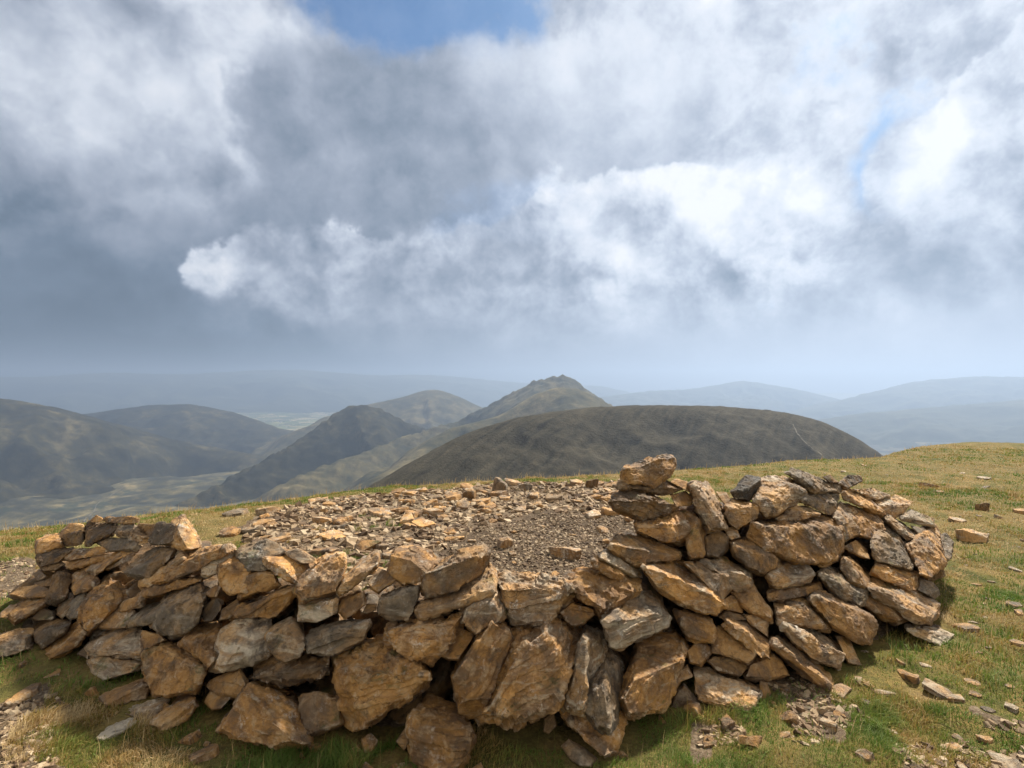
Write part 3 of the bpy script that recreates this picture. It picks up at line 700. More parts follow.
def wpoly(s): return [gnd(float(a), float(b)) for a, b in (q.split(',') for q in s.split())]
SCREE = wpoly('235,532 262,512 330,497 430,487 520,481 600,483 650,480 660,560 620,600 500,610 380,600 300,575 255,552')
HOLLOW = wpoly('430,575 470,535 530,514 600,512 660,520 660,600 600,640 440,640')
SOILS = [wpoly(s) for s in ('-80,600 -20,560 22,552 52,562 34,596 0,606 -60,620', '-60,715 22,688 50,700 38,735 62,790 -60,800', '780,690 830,682 862,720 838,748 788,738',
                            '925,742 1030,722 1060,800 920,800', '700,725 745,735 735,770 690,765')]
fp = [(x, np.interp(x, FOOT[:, 0], FOOT[:, 1])+.24) for x in range(20, 930, 30)]
bk = [(x, float(wall_depth(x, np.interp(x, TOP[:, 0], TOP[:, 1])))+.10) for x in range(920, 30, -30)]
WALLFOOT = [(d*(x-CX)/F, d) for x, d in fp+bk]
def masks(x, y):
    wx = x + vnoise(np.stack([x*3.1, y*3.1, 0*x+5], -1))*.16 + vnoise(np.stack([x*9, y*9, 0*x+8], -1))*.06
    wy = y + vnoise(np.stack([x*3.1, y*3.1, 0*x+25], -1))*.16 + vnoise(np.stack([x*9, y*9, 0*x+28], -1))*.06
    sc = in_poly(wx, wy, SCREE); ho = in_poly(wx, wy, HOLLOW)
    so = np.zeros(x.shape, bool)
    for p in SOILS: so |= in_poly(wx, wy, p)
    wl = in_poly(x+(wx-x)*.4, y+(wy-y)*.4, WALLFOOT)
    return sc, ho, so, wl

def polar(az, rad, zf):
    A, R = np.meshgrid(az, rad); x = (R*np.sin(A)).ravel(); y = (R*np.cos(A)).ravel()
    return x, y, len(az), len(rad)
def grid_faces(na, nr, wrap=False):
    i, j = np.meshgrid(np.arange(na if wrap else na-1), np.arange(nr-1)); i = i.ravel(); j = j.ravel(); i2 = (i+1) % na
    return np.stack([j*na+i, j*na+i2, (j+1)*na+i2, (j+1)*na+i], 1)

az = np.concatenate([np.linspace(-.86, .86, 620), np.linspace(.86, 2*math.pi-.86, 70)[1:-1]])
rad = np.concatenate([np.linspace(.15, 1.8, 14), np.geomspace(1.9, 30, 330), np.geomspace(31, 1250, 60)])
x, y, na, nr = polar(az, rad, None)
z = ground_z(x, y)
sc, ho, so, wl = masks(x, y)
me = np_mesh('summit_ground', np.stack([x, y, z], -1), grid_faces(na, nr, True))
def blur(m): 
    g = m.reshape(nr, na).astype(float)
    for _ in range(2): g = (g+np.roll(g, 1, 1)+np.roll(g, -1, 1)+np.roll(g, 1, 0)+np.roll(g, -1, 0))/5
    return g.ravel()
fattr(me, 'bare', blur(sc | so | wl)); fattr(me, 'hollow', blur(ho & ~wl))

def ground_material():
    m, t, b = material('summit_turf')
    P = t.new('ShaderNodeNewGeometry').outputs['Position']
    bare = t.new('ShaderNodeAttribute', attribute_name='bare').outputs['Fac']
    hol = t.new('ShaderNodeAttribute', attribute_name='hollow').outputs['Fac']
    n0 = t.noise(P, .55, 5, .6); n1 = t.noise(P, 2.6, 6, .65, .5); n2 = t.noise(P, 14, 6, .7); n3 = t.noise(P, 60, 4, .7)
    g = t.ramp(n1, [(.3, (.055, .07, .014)), (.45, (.13, .12, .03)), (.56, (.23, .165, .05)), (.7, (.28, .19, .085))])
    g = t.mix(t.sm(n0, .42, .6, 0, .6), g, (.20, .145, .055))
    g = t.mix(t.sm(n2, .5, .75, 0, .7), g, (.07, .085, .02))
    g = t.mix(t.sm(n3, .35, .7, .55, 0), g, (.05, .04, .018))
    s = t.ramp(n2, [(.3, (.055, .036, .022)), (.5, (.115, .08, .05)), (.7, (.21, .155, .10))])
    s = t.mix(t.sm(n3, .45, .75, 0, .6), s, (.30, .245, .17))
    s = t.mix(t.m('MULTIPLY', hol, .55), s, (.05, .034, .022))
    c = t.mix(t.sm(t.m('ADD', t.m('MAXIMUM', bare, hol), t.m('MULTIPLY', t.m('SUBTRACT', n2, .5), .6)), .3, .65), g, s)
    t.l.new(c, b.inputs['Base Color']); b.inputs['Roughness'].default_value = .95; b.inputs['Specular IOR Level'].default_value = .1
    bp = t.new('ShaderNodeBump', {'Height': t.m('ADD', t.m('MULTIPLY', n2, .6), t.m('MULTIPLY', n3, .5)), 'Strength': .9, 'Distance': .03})
    t.l.new(bp.outputs[0], b.inputs['Normal'])
    return m
o = link('summit_ground', me, ground_material()); tag(o, 'grassy summit plateau that falls away at its brow towards the valley', kind='structure')

# ------------------------------------------------------------------ scree slabs, loose stones, chips
flat = []
for k in range(14):
    n = 11
    a = np.sort(RNG.uniform(0, 2*math.pi, n)); rr = RNG.uniform(.34, .52, n)
    e = random.uniform(.55, .9); P = np.stack([np.cos(a)*rr, np.sin(a)*rr*e, 0*a], -1)
    th = random.uniform(.10, .24)
    P = np.concatenate([P*(1, 1, 0) + (0, 0, th/2), P*(.93, .93, 0)-(0, 0, th/2)]) + RNG.normal(0, .02, (2*n, 3))
    m_, _ = rock('slate_fragment', P*.3, .018, rough=.55, chips=1, bed=np.array([0, 0, 1.0]))
    flat.append(m_)
taken = []
def lay(px, py, wpx, code, label, group=None, name='slate_fragment', cat='stone', tilt=.12, mesh=None, lift=.25, hz=1.0):
    x_, y_ = gnd(px, py) if py else px
    s = wpx*y_/F/.3 if py else wpx/.3
    ob = link(name, mesh or random.choice(flat))
    ob.location = (x_, y_, gz(x_, y_) + .04*s*lift)
    ob.scale = (s, s, s*hz); ob.rotation_euler = (random.gauss(0, tilt), random.gauss(0, tilt), random.uniform(0, 6.28))
    paint(ob, code); tag(ob, label, cat, group); taken.append((x_, y_, s*.15)); return ob

LOOSE = [  # photo x, y, width, colour, label, tallness
 (971, 539, 27, 't', "tan stone standing in grass just right of the wall's right end", 2.6), (955, 521, 20, 'w', 'pale flat stone in grass above the tan stone right of the wall', 1),
 (982, 511, 13, 'd', 'dark round stone alone in the grass of the right slope', 3), (997, 519, 13, 'w', 'small pale flat stone right of the dark round stone', 1),
 (1019, 513, 16, 't', 'tan stone at the right edge level with the dark round stone', 1.6), (928, 487, 18, 'w', 'long pale flat stone highest on the right slope above the wall', 1),
 (985, 480, 13, 'w', 'pale flat stone far up the right slope', 1), (1017, 568, 14, 'w', 'small white stone at the right edge on open grass', 1),
 (1013, 607, 20, 'g', 'dark grey flat stone above a tan one at the right edge', 1.3), (1019, 617, 17, 't', 'tan stone touching the dark grey flat stone at the right edge', 2),
 (968, 628, 24, 't', "tan flat stone in grass right of the wall's pale foot stone", 1.2), (1018, 645, 17, 'w', 'white splinter at the right edge below the tan stone', 1),
 (942, 692, 30, 'w', 'pale stone strip sunk in the grass of the right foreground', .9), (958, 701, 20, 'w', 'pale sunk stone at the lower tip of the pale strip', .9), (989, 648, 9, 'w', 'tiny white chip in the grass by the right edge', 1),
 (1011, 708, 19, 'w', 'pale flat stone alone in grass near the lower right edge', 1), (953, 742, 24, 't', 'tan stone sunk in the turf at lower right', .8),
 (960, 762, 18, 't', 'narrow pale stone near the bottom edge at lower right', 1), (1008, 760, 34, 'w', 'largest pale flat stone in the bottom right corner', .9), (985, 737, 16, 't', 'tan flat stone left of the bottom right corner', 1),
 (866, 762, 18, 't', 'tan stone at the bottom edge below the chip patch', 2), (707, 743, 22, 'b', 'brown flat stone in the grass below the long tan base stone', 1.1),
 (829, 727, 24, 't', 'tan flat stone on the chip patch right of the wall', 1.4), (841, 718, 20, 'b', 'brown flat stone behind the tan one on the chip patch', 1.1), (818, 729, 9, 'b', 'small brown stone left of the tan flat one on the chip patch', 2.5),
 (237, 510, 26, 'g', 'grey flat stone in the grass behind the left wall, nearest the brow', 1), (262, 524, 26, 't', 'tan flat stone in the grass left of the stony patch', 1.2), (268, 538, 17, 't', 'small tan stone in the grass just behind the left wall crest', 1.5),
 (506, 549, 19, 't', 'square tan block at the edge of the gravel hollow', 3), (513, 556, 12, 't', 'small tan stone in front of the square block by the gravel hollow', 2), (452, 541, 24, 't', 'tan slab left of the square block by the gravel hollow', 1.5),
 (432, 560, 22, 'g', 'grey slab just behind the chunky rust block on the crest', 1.4), (593, 517, 24, 't', 'pale slab left of the small cairn', 1.6), (612, 515, 22, 't', 'pale slab between the cairn and another pale slab', 1.6), (591, 487, 15, 'd', 'dark stone standing at the brow left of the cairn', 3),
 (500, 491, 24, 'g', 'grey stone heaped at the top of the stony patch', 3), (470, 497, 22, 'd', 'dark slab at the top left of the stony patch', 2), (522, 488, 18, 'g', 'grey stone at the far brow of the stony patch', 2.5)]
for (px, py, wp, cd, lb, hz) in LOOSE: lay(px, py, wp, cd, lb, hz=hz, name='loose_stone')
def free(x_, y_, r, k=.8): return all((x_-a)**2+(y_-b)**2 > ((r+c)*k)**2 for a, b, c in taken)
for k in range(46):
    px = random.uniform(20, 930); d_ = np.interp(px, FOOT[:, 0], FOOT[:, 1]) - .02 - .34*random.random()**1.6
    x_, y_ = d_*(px-CX)/F, float(d_)
    wd = .04+.11*random.random()**1.7
    if not free(x_, y_, wd/2, .9): continue
    lay((x_, y_), 0, wd, random.choice('tobby'), "small broken stone fallen into the grass along the wall's foot", "small stones along the wall's foot", name='loose_stone', tilt=.35, hz=random.uniform(1.2, 2.6), lift=.2)
# individually laid scree
bx = np.array(SCREE); lo, hi = bx.min(0), bx.max(0); cnt = 0; tries = 0
while cnt < 295 and tries < 40000:
    tries += 1
    x_, y_ = random.uniform(lo[0], hi[0]), random.uniform(lo[1], hi[1])
    s_, h_, o_, w_ = masks(np.array([x_]), np.array([y_]))
    if not s_[0] or w_[0]: continue
    if h_[0] and random.random() > .30: continue
    wd = .07 + .30*random.random()**2.4
    if not free(x_, y_, wd/2, .5): continue
    lay((x_, y_), 0, wd, random.choice('ttttybgbo'), 'flat slate fragment lying in the stony patch behind the wall', 'slate fragments of the stony patch', tilt=.16, hz=random.uniform(.8, 1.7)); cnt += 1
# small pale fragments across the right-hand turf
cnt = 0
while cnt < 70:
    px, py = random.uniform(780, 1040), 448 + 300*random.random()**1.6
    if py < 650 and px < 985 - max(0, (560-py))*.8 and py > 490 and px < 960: continue
    if py < 462 + max(0, (900-px))*.1: continue
    x_, y_ = gnd(px, py)
    if masks(np.array([x_]), np.array([y_]))[3][0]: continue
    wd = .02 + .10*random.random()**2 + .004*y_
    if not free(x_, y_, wd): continue
    lay((x_, y_), 0, wd, random.choice('wtwtg'), 'small pale stone chip scattered in the turf of the right slope', 'stone chips in the right turf', name='loose_stone', hz=.9, lift=.1); cnt += 1

def chips(name, pts, sizes, label, k=1.0):
    """many tiny angular chips as one heap of stuff"""
    base = np.array([(-.5, -.35, -.12), (.45, -.4, -.12), (.5, .3, -.12), (-.3, .42, -.12), (-.42, -.25, .12), (.36, -.3, .12), (.38, .22, .12), (-.22, .3, .12)])
    fq = np.array([(3, 2, 1, 0), (4, 5, 6, 7), (0, 1, 5, 4), (1, 2, 6, 5), (2, 3, 7, 6), (3, 0, 4, 7)])
    n = len(pts)
    V = base[None]*RNG.uniform(.7, 1.3, (n, 8, 3))*sizes[:, None, None]*RNG.uniform((.7, .7, .5), (1.2, 1.1, 1.8), (n, 3))[:, None]
    a = RNG.uniform(0, 6.28, n); tx = RNG.normal(0, .3, n); ty = RNG.normal(0, .3, n)
    V[..., 2] += V[..., 0]*tx[:, None] + V[..., 1]*ty[:, None]
    X = V[..., 0]*np.cos(a)[:, None]-V[..., 1]*np.sin(a)[:, None]; Y = V[..., 0]*np.sin(a)[:, None]+V[..., 1]*np.cos(a)[:, None]
    V = np.stack([X+pts[:, 0:1], Y+pts[:, 1:2], V[..., 2]+pts[:, 2:3]], -1).reshape(-1, 3)
    Fq = (fq[None]+8*np.arange(n)[:, None, None]).reshape(-1, 4)
    me = np_mesh(name, V, Fq, False)
    fattr(me, 'shade', np.repeat(RNG.random(n), 8))
    m, t, b = material(name)
    sh = t.new('ShaderNodeAttribute', attribute_name='shade').outputs['Fac']
    nn = t.noise(t.new('ShaderNodeNewGeometry').outputs['Position'], 45, 4, .7)
    c = t.ramp(t.m('ADD', t.m('MULTIPLY', sh, .75), t.m('MULTIPLY', nn, .25)), [(.1, (.06*k, .038*k, .022*k)), (.35, (.16*k, .10*k, .054*k)), (.6, (.28*k, .195*k, .11*k)), (.92, (.44*k, .34*k, .22*k))])
    t.l.new(c, b.inputs['Base Color'])
    o = link(name, me, m); tag(o, label, kind='stuff'); return o

def scatter(polys, n, lo_s, hi_s, pw, keep=None):
    P = []; S = []
    for pl, k in zip(polys, n):
        q = np.array(pl); a, b = q.min(0), q.max(0); X = RNG.uniform(a[0], b[0], k*3); Y = RNG.uniform(a[1], b[1], k*3)
        wx = X+vnoise(np.stack([X*4, Y*4, 0*X], -1))*.15; wy = Y+vnoise(np.stack([X*4, Y*4, 0*X+9], -1))*.15
        s = in_poly(wx, wy, pl)
        if keep is not None: s &= keep(X, Y)
        X, Y = X[s][:k], Y[s][:k]; P.append(np.stack([X, Y], -1)); S.append(lo_s+(hi_s-lo_s)*RNG.random(len(X))**pw)
    P = np.concatenate(P); S = np.concatenate(S)
    return np.column_stack([P, ground_z(P[:, 0], P[:, 1])+S*.06]), S
notwall = lambda X, Y: ~masks(X, Y)[3]
p1, s1 = scatter([SCREE], [5600], .022, .12, 1.9, lambda X, Y: notwall(X, Y) & ~in_poly(X, Y, HOLLOW))
chips('scree_chips', p1, s1, 'small slate chips filling the stony patch between its larger fragments')
p1, s1 = scatter([HOLLOW], [20000], .006, .045, 3.2, notwall)
chips('gravel', p1, s1, 'fine dark gravel of the trodden hollow inside the shelter', .8)
p1, s1 = scatter(SOILS, [500, 900, 420, 500, 120], .008, .05, 2.0, notwall)
chips('soil_chips', p1, s1, 'little stone chips on the bare soil patches around the wall')

# ------------------------------------------------------------------ grass
def grass():
    X = []; Y = []; 
    def add(n, r0, r1, a0=-.84, a1=.84):
        r = np.sqrt(RNG.uniform(r0*r0, r1*r1, n)); a = RNG.uniform(a0, a1, n); X.append(r*np.sin(a)); Y.append(r*np.cos(a))
    add(240000, 1.9, 3.4); add(190000, 3.4, 6.5); add(170000, 6.5, 11); add(120000, 11, 19)
    for s in (-1, 1): add(30000, 1.3, 4, *sorted((s*.84, s*1.35))); add(34000, 4, 9, *sorted((s*.84, s*1.3))); add(16000, 9, 18, *sorted((s*.84, s*1.25)))
    add(16000, 1.1, 1.9, -1.2, 1.2)
    X = np.concatenate(X); Y = np.concatenate(Y)
    sc, ho, so, wl = masks(X, Y)
    P3 = np.stack([X, Y, 0*X], -1)
    cl = vnoise(P3*7)*.5+vnoise(P3*2.3+40)*.6
    keep = ~wl & ~ho & (~sc | ((cl > .55) & (RNG.random(len(X)) < .8))) & (~so | (RNG.random(len(X)) < .06)) & (RNG.random(len(X)) < .62+.6*cl)
    # clear of the loose flat stones
    tk = np.array([t for t in taken if t[2] > .03] + LOWST)
    cell = {}
    for a, b, c in tk:
        s = (np.abs(X-a) < c) & (np.abs(Y-b) < c); s[s] = (X[s]-a)**2+(Y[s]-b)**2 < (c*.85)**2; keep &= ~s
    X, Y, cl = X[keep], Y[keep], cl[keep]; n = len(X)
    P3 = np.stack([X, Y, 0*X], -1); R = np.hypot(X, Y)
    dry = np.clip(.36 + vnoise(P3*1.3+7)*.55 + vnoise(P3*6+3)*.5 + RNG.normal(0, .14, n) + smooth(3.6, 8, R)*.32, 0, 1)
    stalk = RNG.random(n) < .008+.02*smooth(4, 8, R)
    L = RNG.uniform(.012, .032, n)*(1+.7*np.clip(cl, -.6, 1)); L[stalk] = RNG.uniform(.05, .12, stalk.sum()); dry[stalk] = RNG.uniform(.82, 1, stalk.sum())
    W = np.maximum(.0011, .00052*R)*RNG.uniform(.7, 1.3, n); W[stalk] *= .55
    ta = RNG.uniform(0, 6.28, n); lean = np.abs(RNG.normal(1.05, .6, n)); lean[stalk] *= .45
    wd = vnoise(P3*9+60)*2.5
    dx = np.cos(ta)*.6+np.cos(wd)*.5; dy = np.sin(ta)*.6+np.sin(wd)*.5
    foot = np.interp(CX+F*X/Y, FOOT[:, 0], FOOT[:, 1]); nearw = np.exp(-((foot-Y-.02)/.13)**2)*(np.abs(X) < 2.6)
    tus = np.clip(vnoise(P3*11+90)+.15, 0, 1)
    L = L*(1+.55*nearw+.7*tus); dry = np.clip(dry-.3*nearw-.12*tus, 0, 1)
    Z = ground_z(X, Y) - .004
    sa = RNG.uniform(0, 3.14, n); sx, sy = np.cos(sa)*W, np.sin(sa)*W
    hm = L*.55; ht = L/np.sqrt(1+.5*lean**2)
    rows = [np.stack([X-sx, Y-sy, Z], -1), np.stack([X+sx, Y+sy, Z], -1),
            np.stack([X-sx*.75+dx*lean*L*.28, Y-sy*.75+dy*lean*L*.28, Z+hm], -1), np.stack([X+sx*.75+dx*lean*L*.28, Y+sy*.75+dy*lean*L*.28, Z+hm], -1),
            np.stack([X+dx*lean*L*.85, Y+dy*lean*L*.85, Z+ht], -1)]
    V = np.stack(rows, 1).reshape(-1, 3); b5 = 5*np.arange(n)[:, None]
    T = np.concatenate([b5+[0, 1, 3], b5+[0, 3, 2], b5+[2, 3, 4]])
    me = np_mesh('grass', V, T, True)
    fattr(me, 'dry', np.repeat(dry, 5)); fattr(me, 'tip', np.tile([0, 0, .5, .5, 1.0], n))
    m, t, b = material('grass')
    dr = t.new('ShaderNodeAttribute', attribute_name='dry').outputs['Fac']; tp = t.new('ShaderNodeAttribute', attribute_name='tip').outputs['Fac']
    c = t.ramp(dr, [(.08, (.07, .16, .016)), (.35, (.135, .195, .026)), (.55, (.26, .205, .045)), (.72, (.35, .205, .062)), (.95, (.56, .42, .22))])
    c = t.mix(t.m('MULTIPLY', tp, .25), c, (.46, .34, .14))
    t.l.new(c, b.inputs['Base Color']); b.inputs['Roughness'].default_value = .7
    tr = t.new('ShaderNodeBsdfTranslucent', {0: c}); mxs = t.new('ShaderNodeMixShader', {0: .3, 1: b.outputs[0], 2: tr.outputs[0]})
    outn = [q for q in t.n if q.type == 'OUTPUT_MATERIAL'][0]; t.l.new(mxs.outputs[0], outn.inputs[0])
    o = link('grass', me, m); tag(o, 'short tufty green and straw coloured grass growing over the summit', kind='stuff')
grass()

# ------------------------------------------------------------------ hills, valley
def hill_material(name, stops, streak=None, scale=1.0, tracks=None):
    m, t, b = material(name)
    P = t.new('ShaderNodeNewGeometry').outputs['Position']
    n1 = t.noise(P, .0035*scale, 8, .62, .6); n2 = t.noise(P, .022*scale, 7, .7); n3 = t.noise(P, .13*scale, 4, .7)
    f = t.m('ADD', t.m('MULTIPLY', n1, .6), t.m('MULTIPLY', n2, .4))
    if streak:
        mp = t.new('ShaderNodeCombineXYZ', {0: t.vm('DOT_PRODUCT', P, streak[0]), 1: t.vm('DOT_PRODUCT', P, streak[1]), 2: 0.0}).outputs[0]
        f = t.m('ADD', t.m('MULTIPLY', f, .45), t.m('MULTIPLY', t.noise(mp, 1.0, 6, .65, .5), .55))
    c = t.ramp(f, stops)
    c = t.mix(t.sm(n3, .35, .65, .45, 0), c, t.mix(.5, c, (.012, .012, .008)))
    t.l.new(c, b.inputs['Base Color']); b.inputs['Roughness'].default_value = .95; b.inputs['Specular IOR Level'].default_value = .05
    bp = t.new('ShaderNodeBump', {'Height': t.m('ADD', n2, t.m('MULTIPLY', n3, .3)), 'Strength': .5, 'Distance': 9.0}); t.l.new(bp.outputs[0], b.inputs['Normal'])
    return m
FLOOR_Z = -560.0
def seg_dist(X, Y, C):
    best = np.full(X.shape, 1e9); zc = np.zeros(X.shape); 
    for a, b in zip(C[:-1], C[1:]):
        ab = b[:2]-a[:2]; L2 = (ab**2).sum()
        u = np.clip(((X-a[0])*ab[0]+(Y-a[1])*ab[1])/L2, 0, 1)
        dd = np.hypot(X-a[0]-u*ab[0], Y-a[1]-u*ab[1])
        zz = a[2]+(b[2]-a[2])*u
        s = dd < best; best = np.where(s, dd, best); zc = np.where(s, zz, zc)
    return best, zc
def hill(crest, width, slope, rnd, label, mat, nz=14.0, wl=300.0, res=260, crag=0.0):
    C = []
    for px, py, D in crest:
        D *= 1000; C.append((D*(px-CX)/F, D, EYE-D*(py-HY)/F))
    C = np.array(C, float)
    # smooth the crest line
    tt = np.concatenate([[0], np.cumsum(np.hypot(*np.diff(C[:, :2], axis=0).T))]); ts = np.linspace(0, tt[-1], 60)
    C = np.stack([np.interp(ts, tt, C[:, i]) for i in range(3)], -1)
    k = np.array([.25, .5, .25])
    for _ in range(2):
        for i in range(3): C[1:-1, i] = np.convolve(C[:, i], k, 'valid')
    lo = C[:, :2].min(0)-width; hi = C[:, :2].max(0)+width
    gx = np.linspace(lo[0], hi[0], res); gy = np.linspace(lo[1], hi[1], res); X, Y = np.meshgrid(gx, gy); X = X.ravel(); Y = Y.ravel()
    P = np.stack([X, Y, 0*X], -1)
    wX = X + fbm(P/wl/1.6+3, 3)*wl*.22; wY = Y + fbm(P/wl/1.6+50, 3)*wl*.22
    d0, zc = seg_dist(X, Y, C); d1, _ = seg_dist(wX, wY, C)
    d = d0 + (d1-d0)*smooth(0, wl*.8, d0)
    drop = slope*(np.sqrt(d*d+rnd*rnd)-rnd)
    z = zc - drop
    rid = 1-np.abs(fbm(P/wl, 4, .55))*1.3
    z = z + (rid-.6)*nz*1.5*smooth(20, wl, d) + (1-np.abs(fbm(P/wl*3.7+9, 3))*1.5)*nz*.32*smooth(10, wl*.5, d) + fbm(P/wl*9, 3)*nz*.10
    if crag: z = z + np.abs(fbm(P/wl*7, 3))*crag*smooth(wl*.9, 0, d)
    z = np.maximum(z, FLOOR_Z-40)
    o = link('hill', np_mesh('hill', np.stack([X, Y, z], -1), grid_faces(res, res)), mat); tag(o, label, kind='structure'); return o, C

heather = [(.38, (.018, .015, .009)), (.46, (.042, .035, .020)), (.55, (.060, .050, .030)), (.68, (.095, .078, .046))]
mid_st = [(.37, (.022, .023, .012)), (.45, (.055, .05, .023)), (.53, (.095, .08, .037)), (.64, (.21, .165, .08))]
far_st = [(.3, (.035, .042, .03)), (.5, (.06, .065, .04)), (.7, (.10, .095, .055))]
M_ROUND = hill_material('heather_slope', heather, ((.085, -.075, .02), (.008, .009, .008)), 2.0)
M_MID = hill_material('fell_grass', mid_st)
M_DARK = hill_material('fell_heather_shaded', [(.38, (.010, .010, .006)), (.47, (.021, .020, .011)), (.55, (.042, .037, .018)), (.66, (.13, .105, .05))])  # heather colour, darkened further to stand in for cloud shadow on the left fells
M_FAR = hill_material('distant_fell', far_st, None, .4)
H = []
H.append(hill([(330, 520, .6), (385, 484, .66), (430, 456, .72), (470, 433, .77), (520, 417, .82), (580, 408, .86), (640, 405, .88), (720, 406, .88), (780, 411, .88), (820, 420, .87), (850, 434, .85), (885, 456, .82), (930, 490, .8)], 520, .62, 40, 'rounded dark heather fell filling the middle distance right of centre', M_ROUND, 7, 120, 340))
H.append(hill([(395, 470, 1.9), (455, 427, 2.2), (500, 416, 2.25), (535, 394, 2.3), (558, 387, 2.32), (580, 389, 2.3), (606, 402, 2.3), (640, 430, 2.2)], 1100, .55, 40, 'lower hump in front of the craggy peak, left of the rounded fell', M_MID, 16, 260, 280))
H.append(hill([(300, 478, 2.4), (400, 440, 2.9), (460, 422, 3.1), (485, 409, 3.1), (512, 394, 3.1), (536, 381, 3.1), (556, 378, 3.1), (566, 376, 3.1), (574, 379, 3.1), (586, 390, 3.1), (605, 404, 3.15), (660, 425, 3.2)], 1400, .6, 25, 'craggy pointed peak at centre, highest of the middle ridge', M_MID, 20, 300, 300, 18))
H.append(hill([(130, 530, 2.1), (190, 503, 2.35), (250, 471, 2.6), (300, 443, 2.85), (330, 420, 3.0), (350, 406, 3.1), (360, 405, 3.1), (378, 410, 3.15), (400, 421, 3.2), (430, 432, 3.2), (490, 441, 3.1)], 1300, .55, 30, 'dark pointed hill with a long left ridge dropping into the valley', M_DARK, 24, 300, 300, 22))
H.append(hill([(330, 416, 4.6), (370, 404, 4.8), (400, 398, 4.9), (425, 390, 5.0), (440, 390, 5.0), (460, 397, 5.0), (480, 407, 5.0), (530, 420, 5.0)], 1700, .5, 60, 'smooth hill behind the dark pointed hill, left of the craggy peak', M_MID, 22, 420, 240))
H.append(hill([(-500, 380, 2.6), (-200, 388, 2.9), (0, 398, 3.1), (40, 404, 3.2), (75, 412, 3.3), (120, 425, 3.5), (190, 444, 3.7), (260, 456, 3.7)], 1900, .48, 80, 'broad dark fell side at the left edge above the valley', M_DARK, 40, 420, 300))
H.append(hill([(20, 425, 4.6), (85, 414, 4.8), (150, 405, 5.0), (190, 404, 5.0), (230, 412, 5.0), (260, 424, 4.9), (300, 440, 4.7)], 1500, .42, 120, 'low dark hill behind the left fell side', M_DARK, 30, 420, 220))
H.append(hill([(560, 410, 10.35), (600, 397, 10.81), (650, 391, 11.27), (690, 389, 11.50), (725, 384, 11.50), (742, 380, 11.50), (765, 384, 11.50), (800, 390, 11.50), (850, 402, 11.04), (900, 420, 10.35)], 3600, .42, 200, 'hazy blue mountain range beyond the rounded fell', M_FAR, 90, 900, 260))
H.append(hill([(700, 436, 7.92), (780, 416, 8.64), (840, 402, 9.12), (880, 391, 9.36), (925, 380, 9.60), (950, 378, 9.60), (985, 376, 9.60), (1040, 378, 9.60), (1150, 372, 9.60), (1400, 380, 9.60)], 3400, .42, 200, 'hazy blue mountain rising to the right picture edge', M_FAR, 110, 900, 280))
H.append(hill([(-900, 380, 13), (-300, 377, 13), (-80, 374, 13), (20, 379, 13.3), (110, 371, 13.5), (180, 376, 13.5), (260, 369, 14), (320, 370, 14), (370, 377, 14), (430, 373, 14.5), (500, 382, 14.6), (600, 386, 15)], 2600, .42, 120, 'high dim mountain mass fading into cloud at the left horizon', M_FAR, 110, 1200, 240))

H.append(hill([(600, 452, 6.6), (700, 438, 6.4), (790, 424, 6.2), (860, 414, 6.0), (930, 408, 6.0), (1000, 402, 6.0), (1120, 394, 6.0), (1400, 390, 6.0)], 3000, .26, 160, 'lower hazy blue spur in front of the mountain at the right edge', M_FAR, 60, 700, 240))
# valley floor with fields, to the horizon
azv = np.linspace(-1.0, 1.0, 420); rv = np.concatenate([np.geomspace(500, 24000, 300), [32000, 45000, 60000]])
x, y, na, nr = polar(azv, rv, None); P = np.stack([x, y, 0*x], -1)
z = FLOOR_Z + fbm(P/700, 5)*52*smooth(9000, 5000, np.hypot(x, y)) + fbm(P/900, 4)*22 + 40*smooth(9000, 20000, np.hypot(x, y))
me = np_mesh('valley_floor', np.stack([x, y, z], -1), grid_faces(na, nr))
def valley_material():
    m, t, b = material('valley_fields')
    P = t.new('ShaderNodeNewGeometry').outputs['Position']
    wp = t.vm('ADD', P, t.vm('MULTIPLY', t.new('ShaderNodeTexNoise', {'Vector': P, 'Scale': .002, 'Detail': 3.0}).outputs['Color'], (260, 260, 0)))
    vo = t.new('ShaderNodeTexVoronoi', {'Vector': wp, 'Scale': .0042})
    ve = t.new('ShaderNodeTexVoronoi', {'Vector': wp, 'Scale': .0042}, feature='DISTANCE_TO_EDGE')
    f = t.new('ShaderNodeSeparateColor', {0: vo.outputs['Color']}).outputs[0]
    fld = t.ramp(f, [(.0, (.045, .06, .022)), (.35, (.09, .12, .035)), (.6, (.16, .165, .06)), (.8, (.30, .25, .13)), (1.0, (.46, .39, .24))])
    fld = t.mix(t.sm(ve.outputs['Distance'], .02, .07, .8, 0), fld, (.02, .03, .012))
    n = t.noise(P, .0011, 6, .6); n2 = t.noise(P, .012, 6, .7)
    moor = t.ramp(t.m('ADD', t.m('MULTIPLY', n2, .45), t.m('MULTIPLY', t.noise(P, .0042, 6, .65, .8), .55)), [(.38, (.008, .009, .005)), (.48, (.028, .027, .012)), (.55, (.085, .072, .03)), (.64, (.24, .185, .085))])  # moor colours, with the valley's cloud shadow painted in as darker tones
    dist = t.vm('LENGTH', P)
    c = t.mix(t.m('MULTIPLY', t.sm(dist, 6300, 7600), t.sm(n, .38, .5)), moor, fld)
    c = t.mix(t.m('MULTIPLY', t.sm(t.noise(P, .004, 5, .7), .56, .62), .8), c, (.018, .028, .014))
    t.l.new(c, b.inputs['Base Color']); b.inputs['Roughness'].default_value = .95
    return m
o = link('valley_floor', me, valley_material()); tag(o, 'broad valley floor patterned with fields far below', kind='structure')
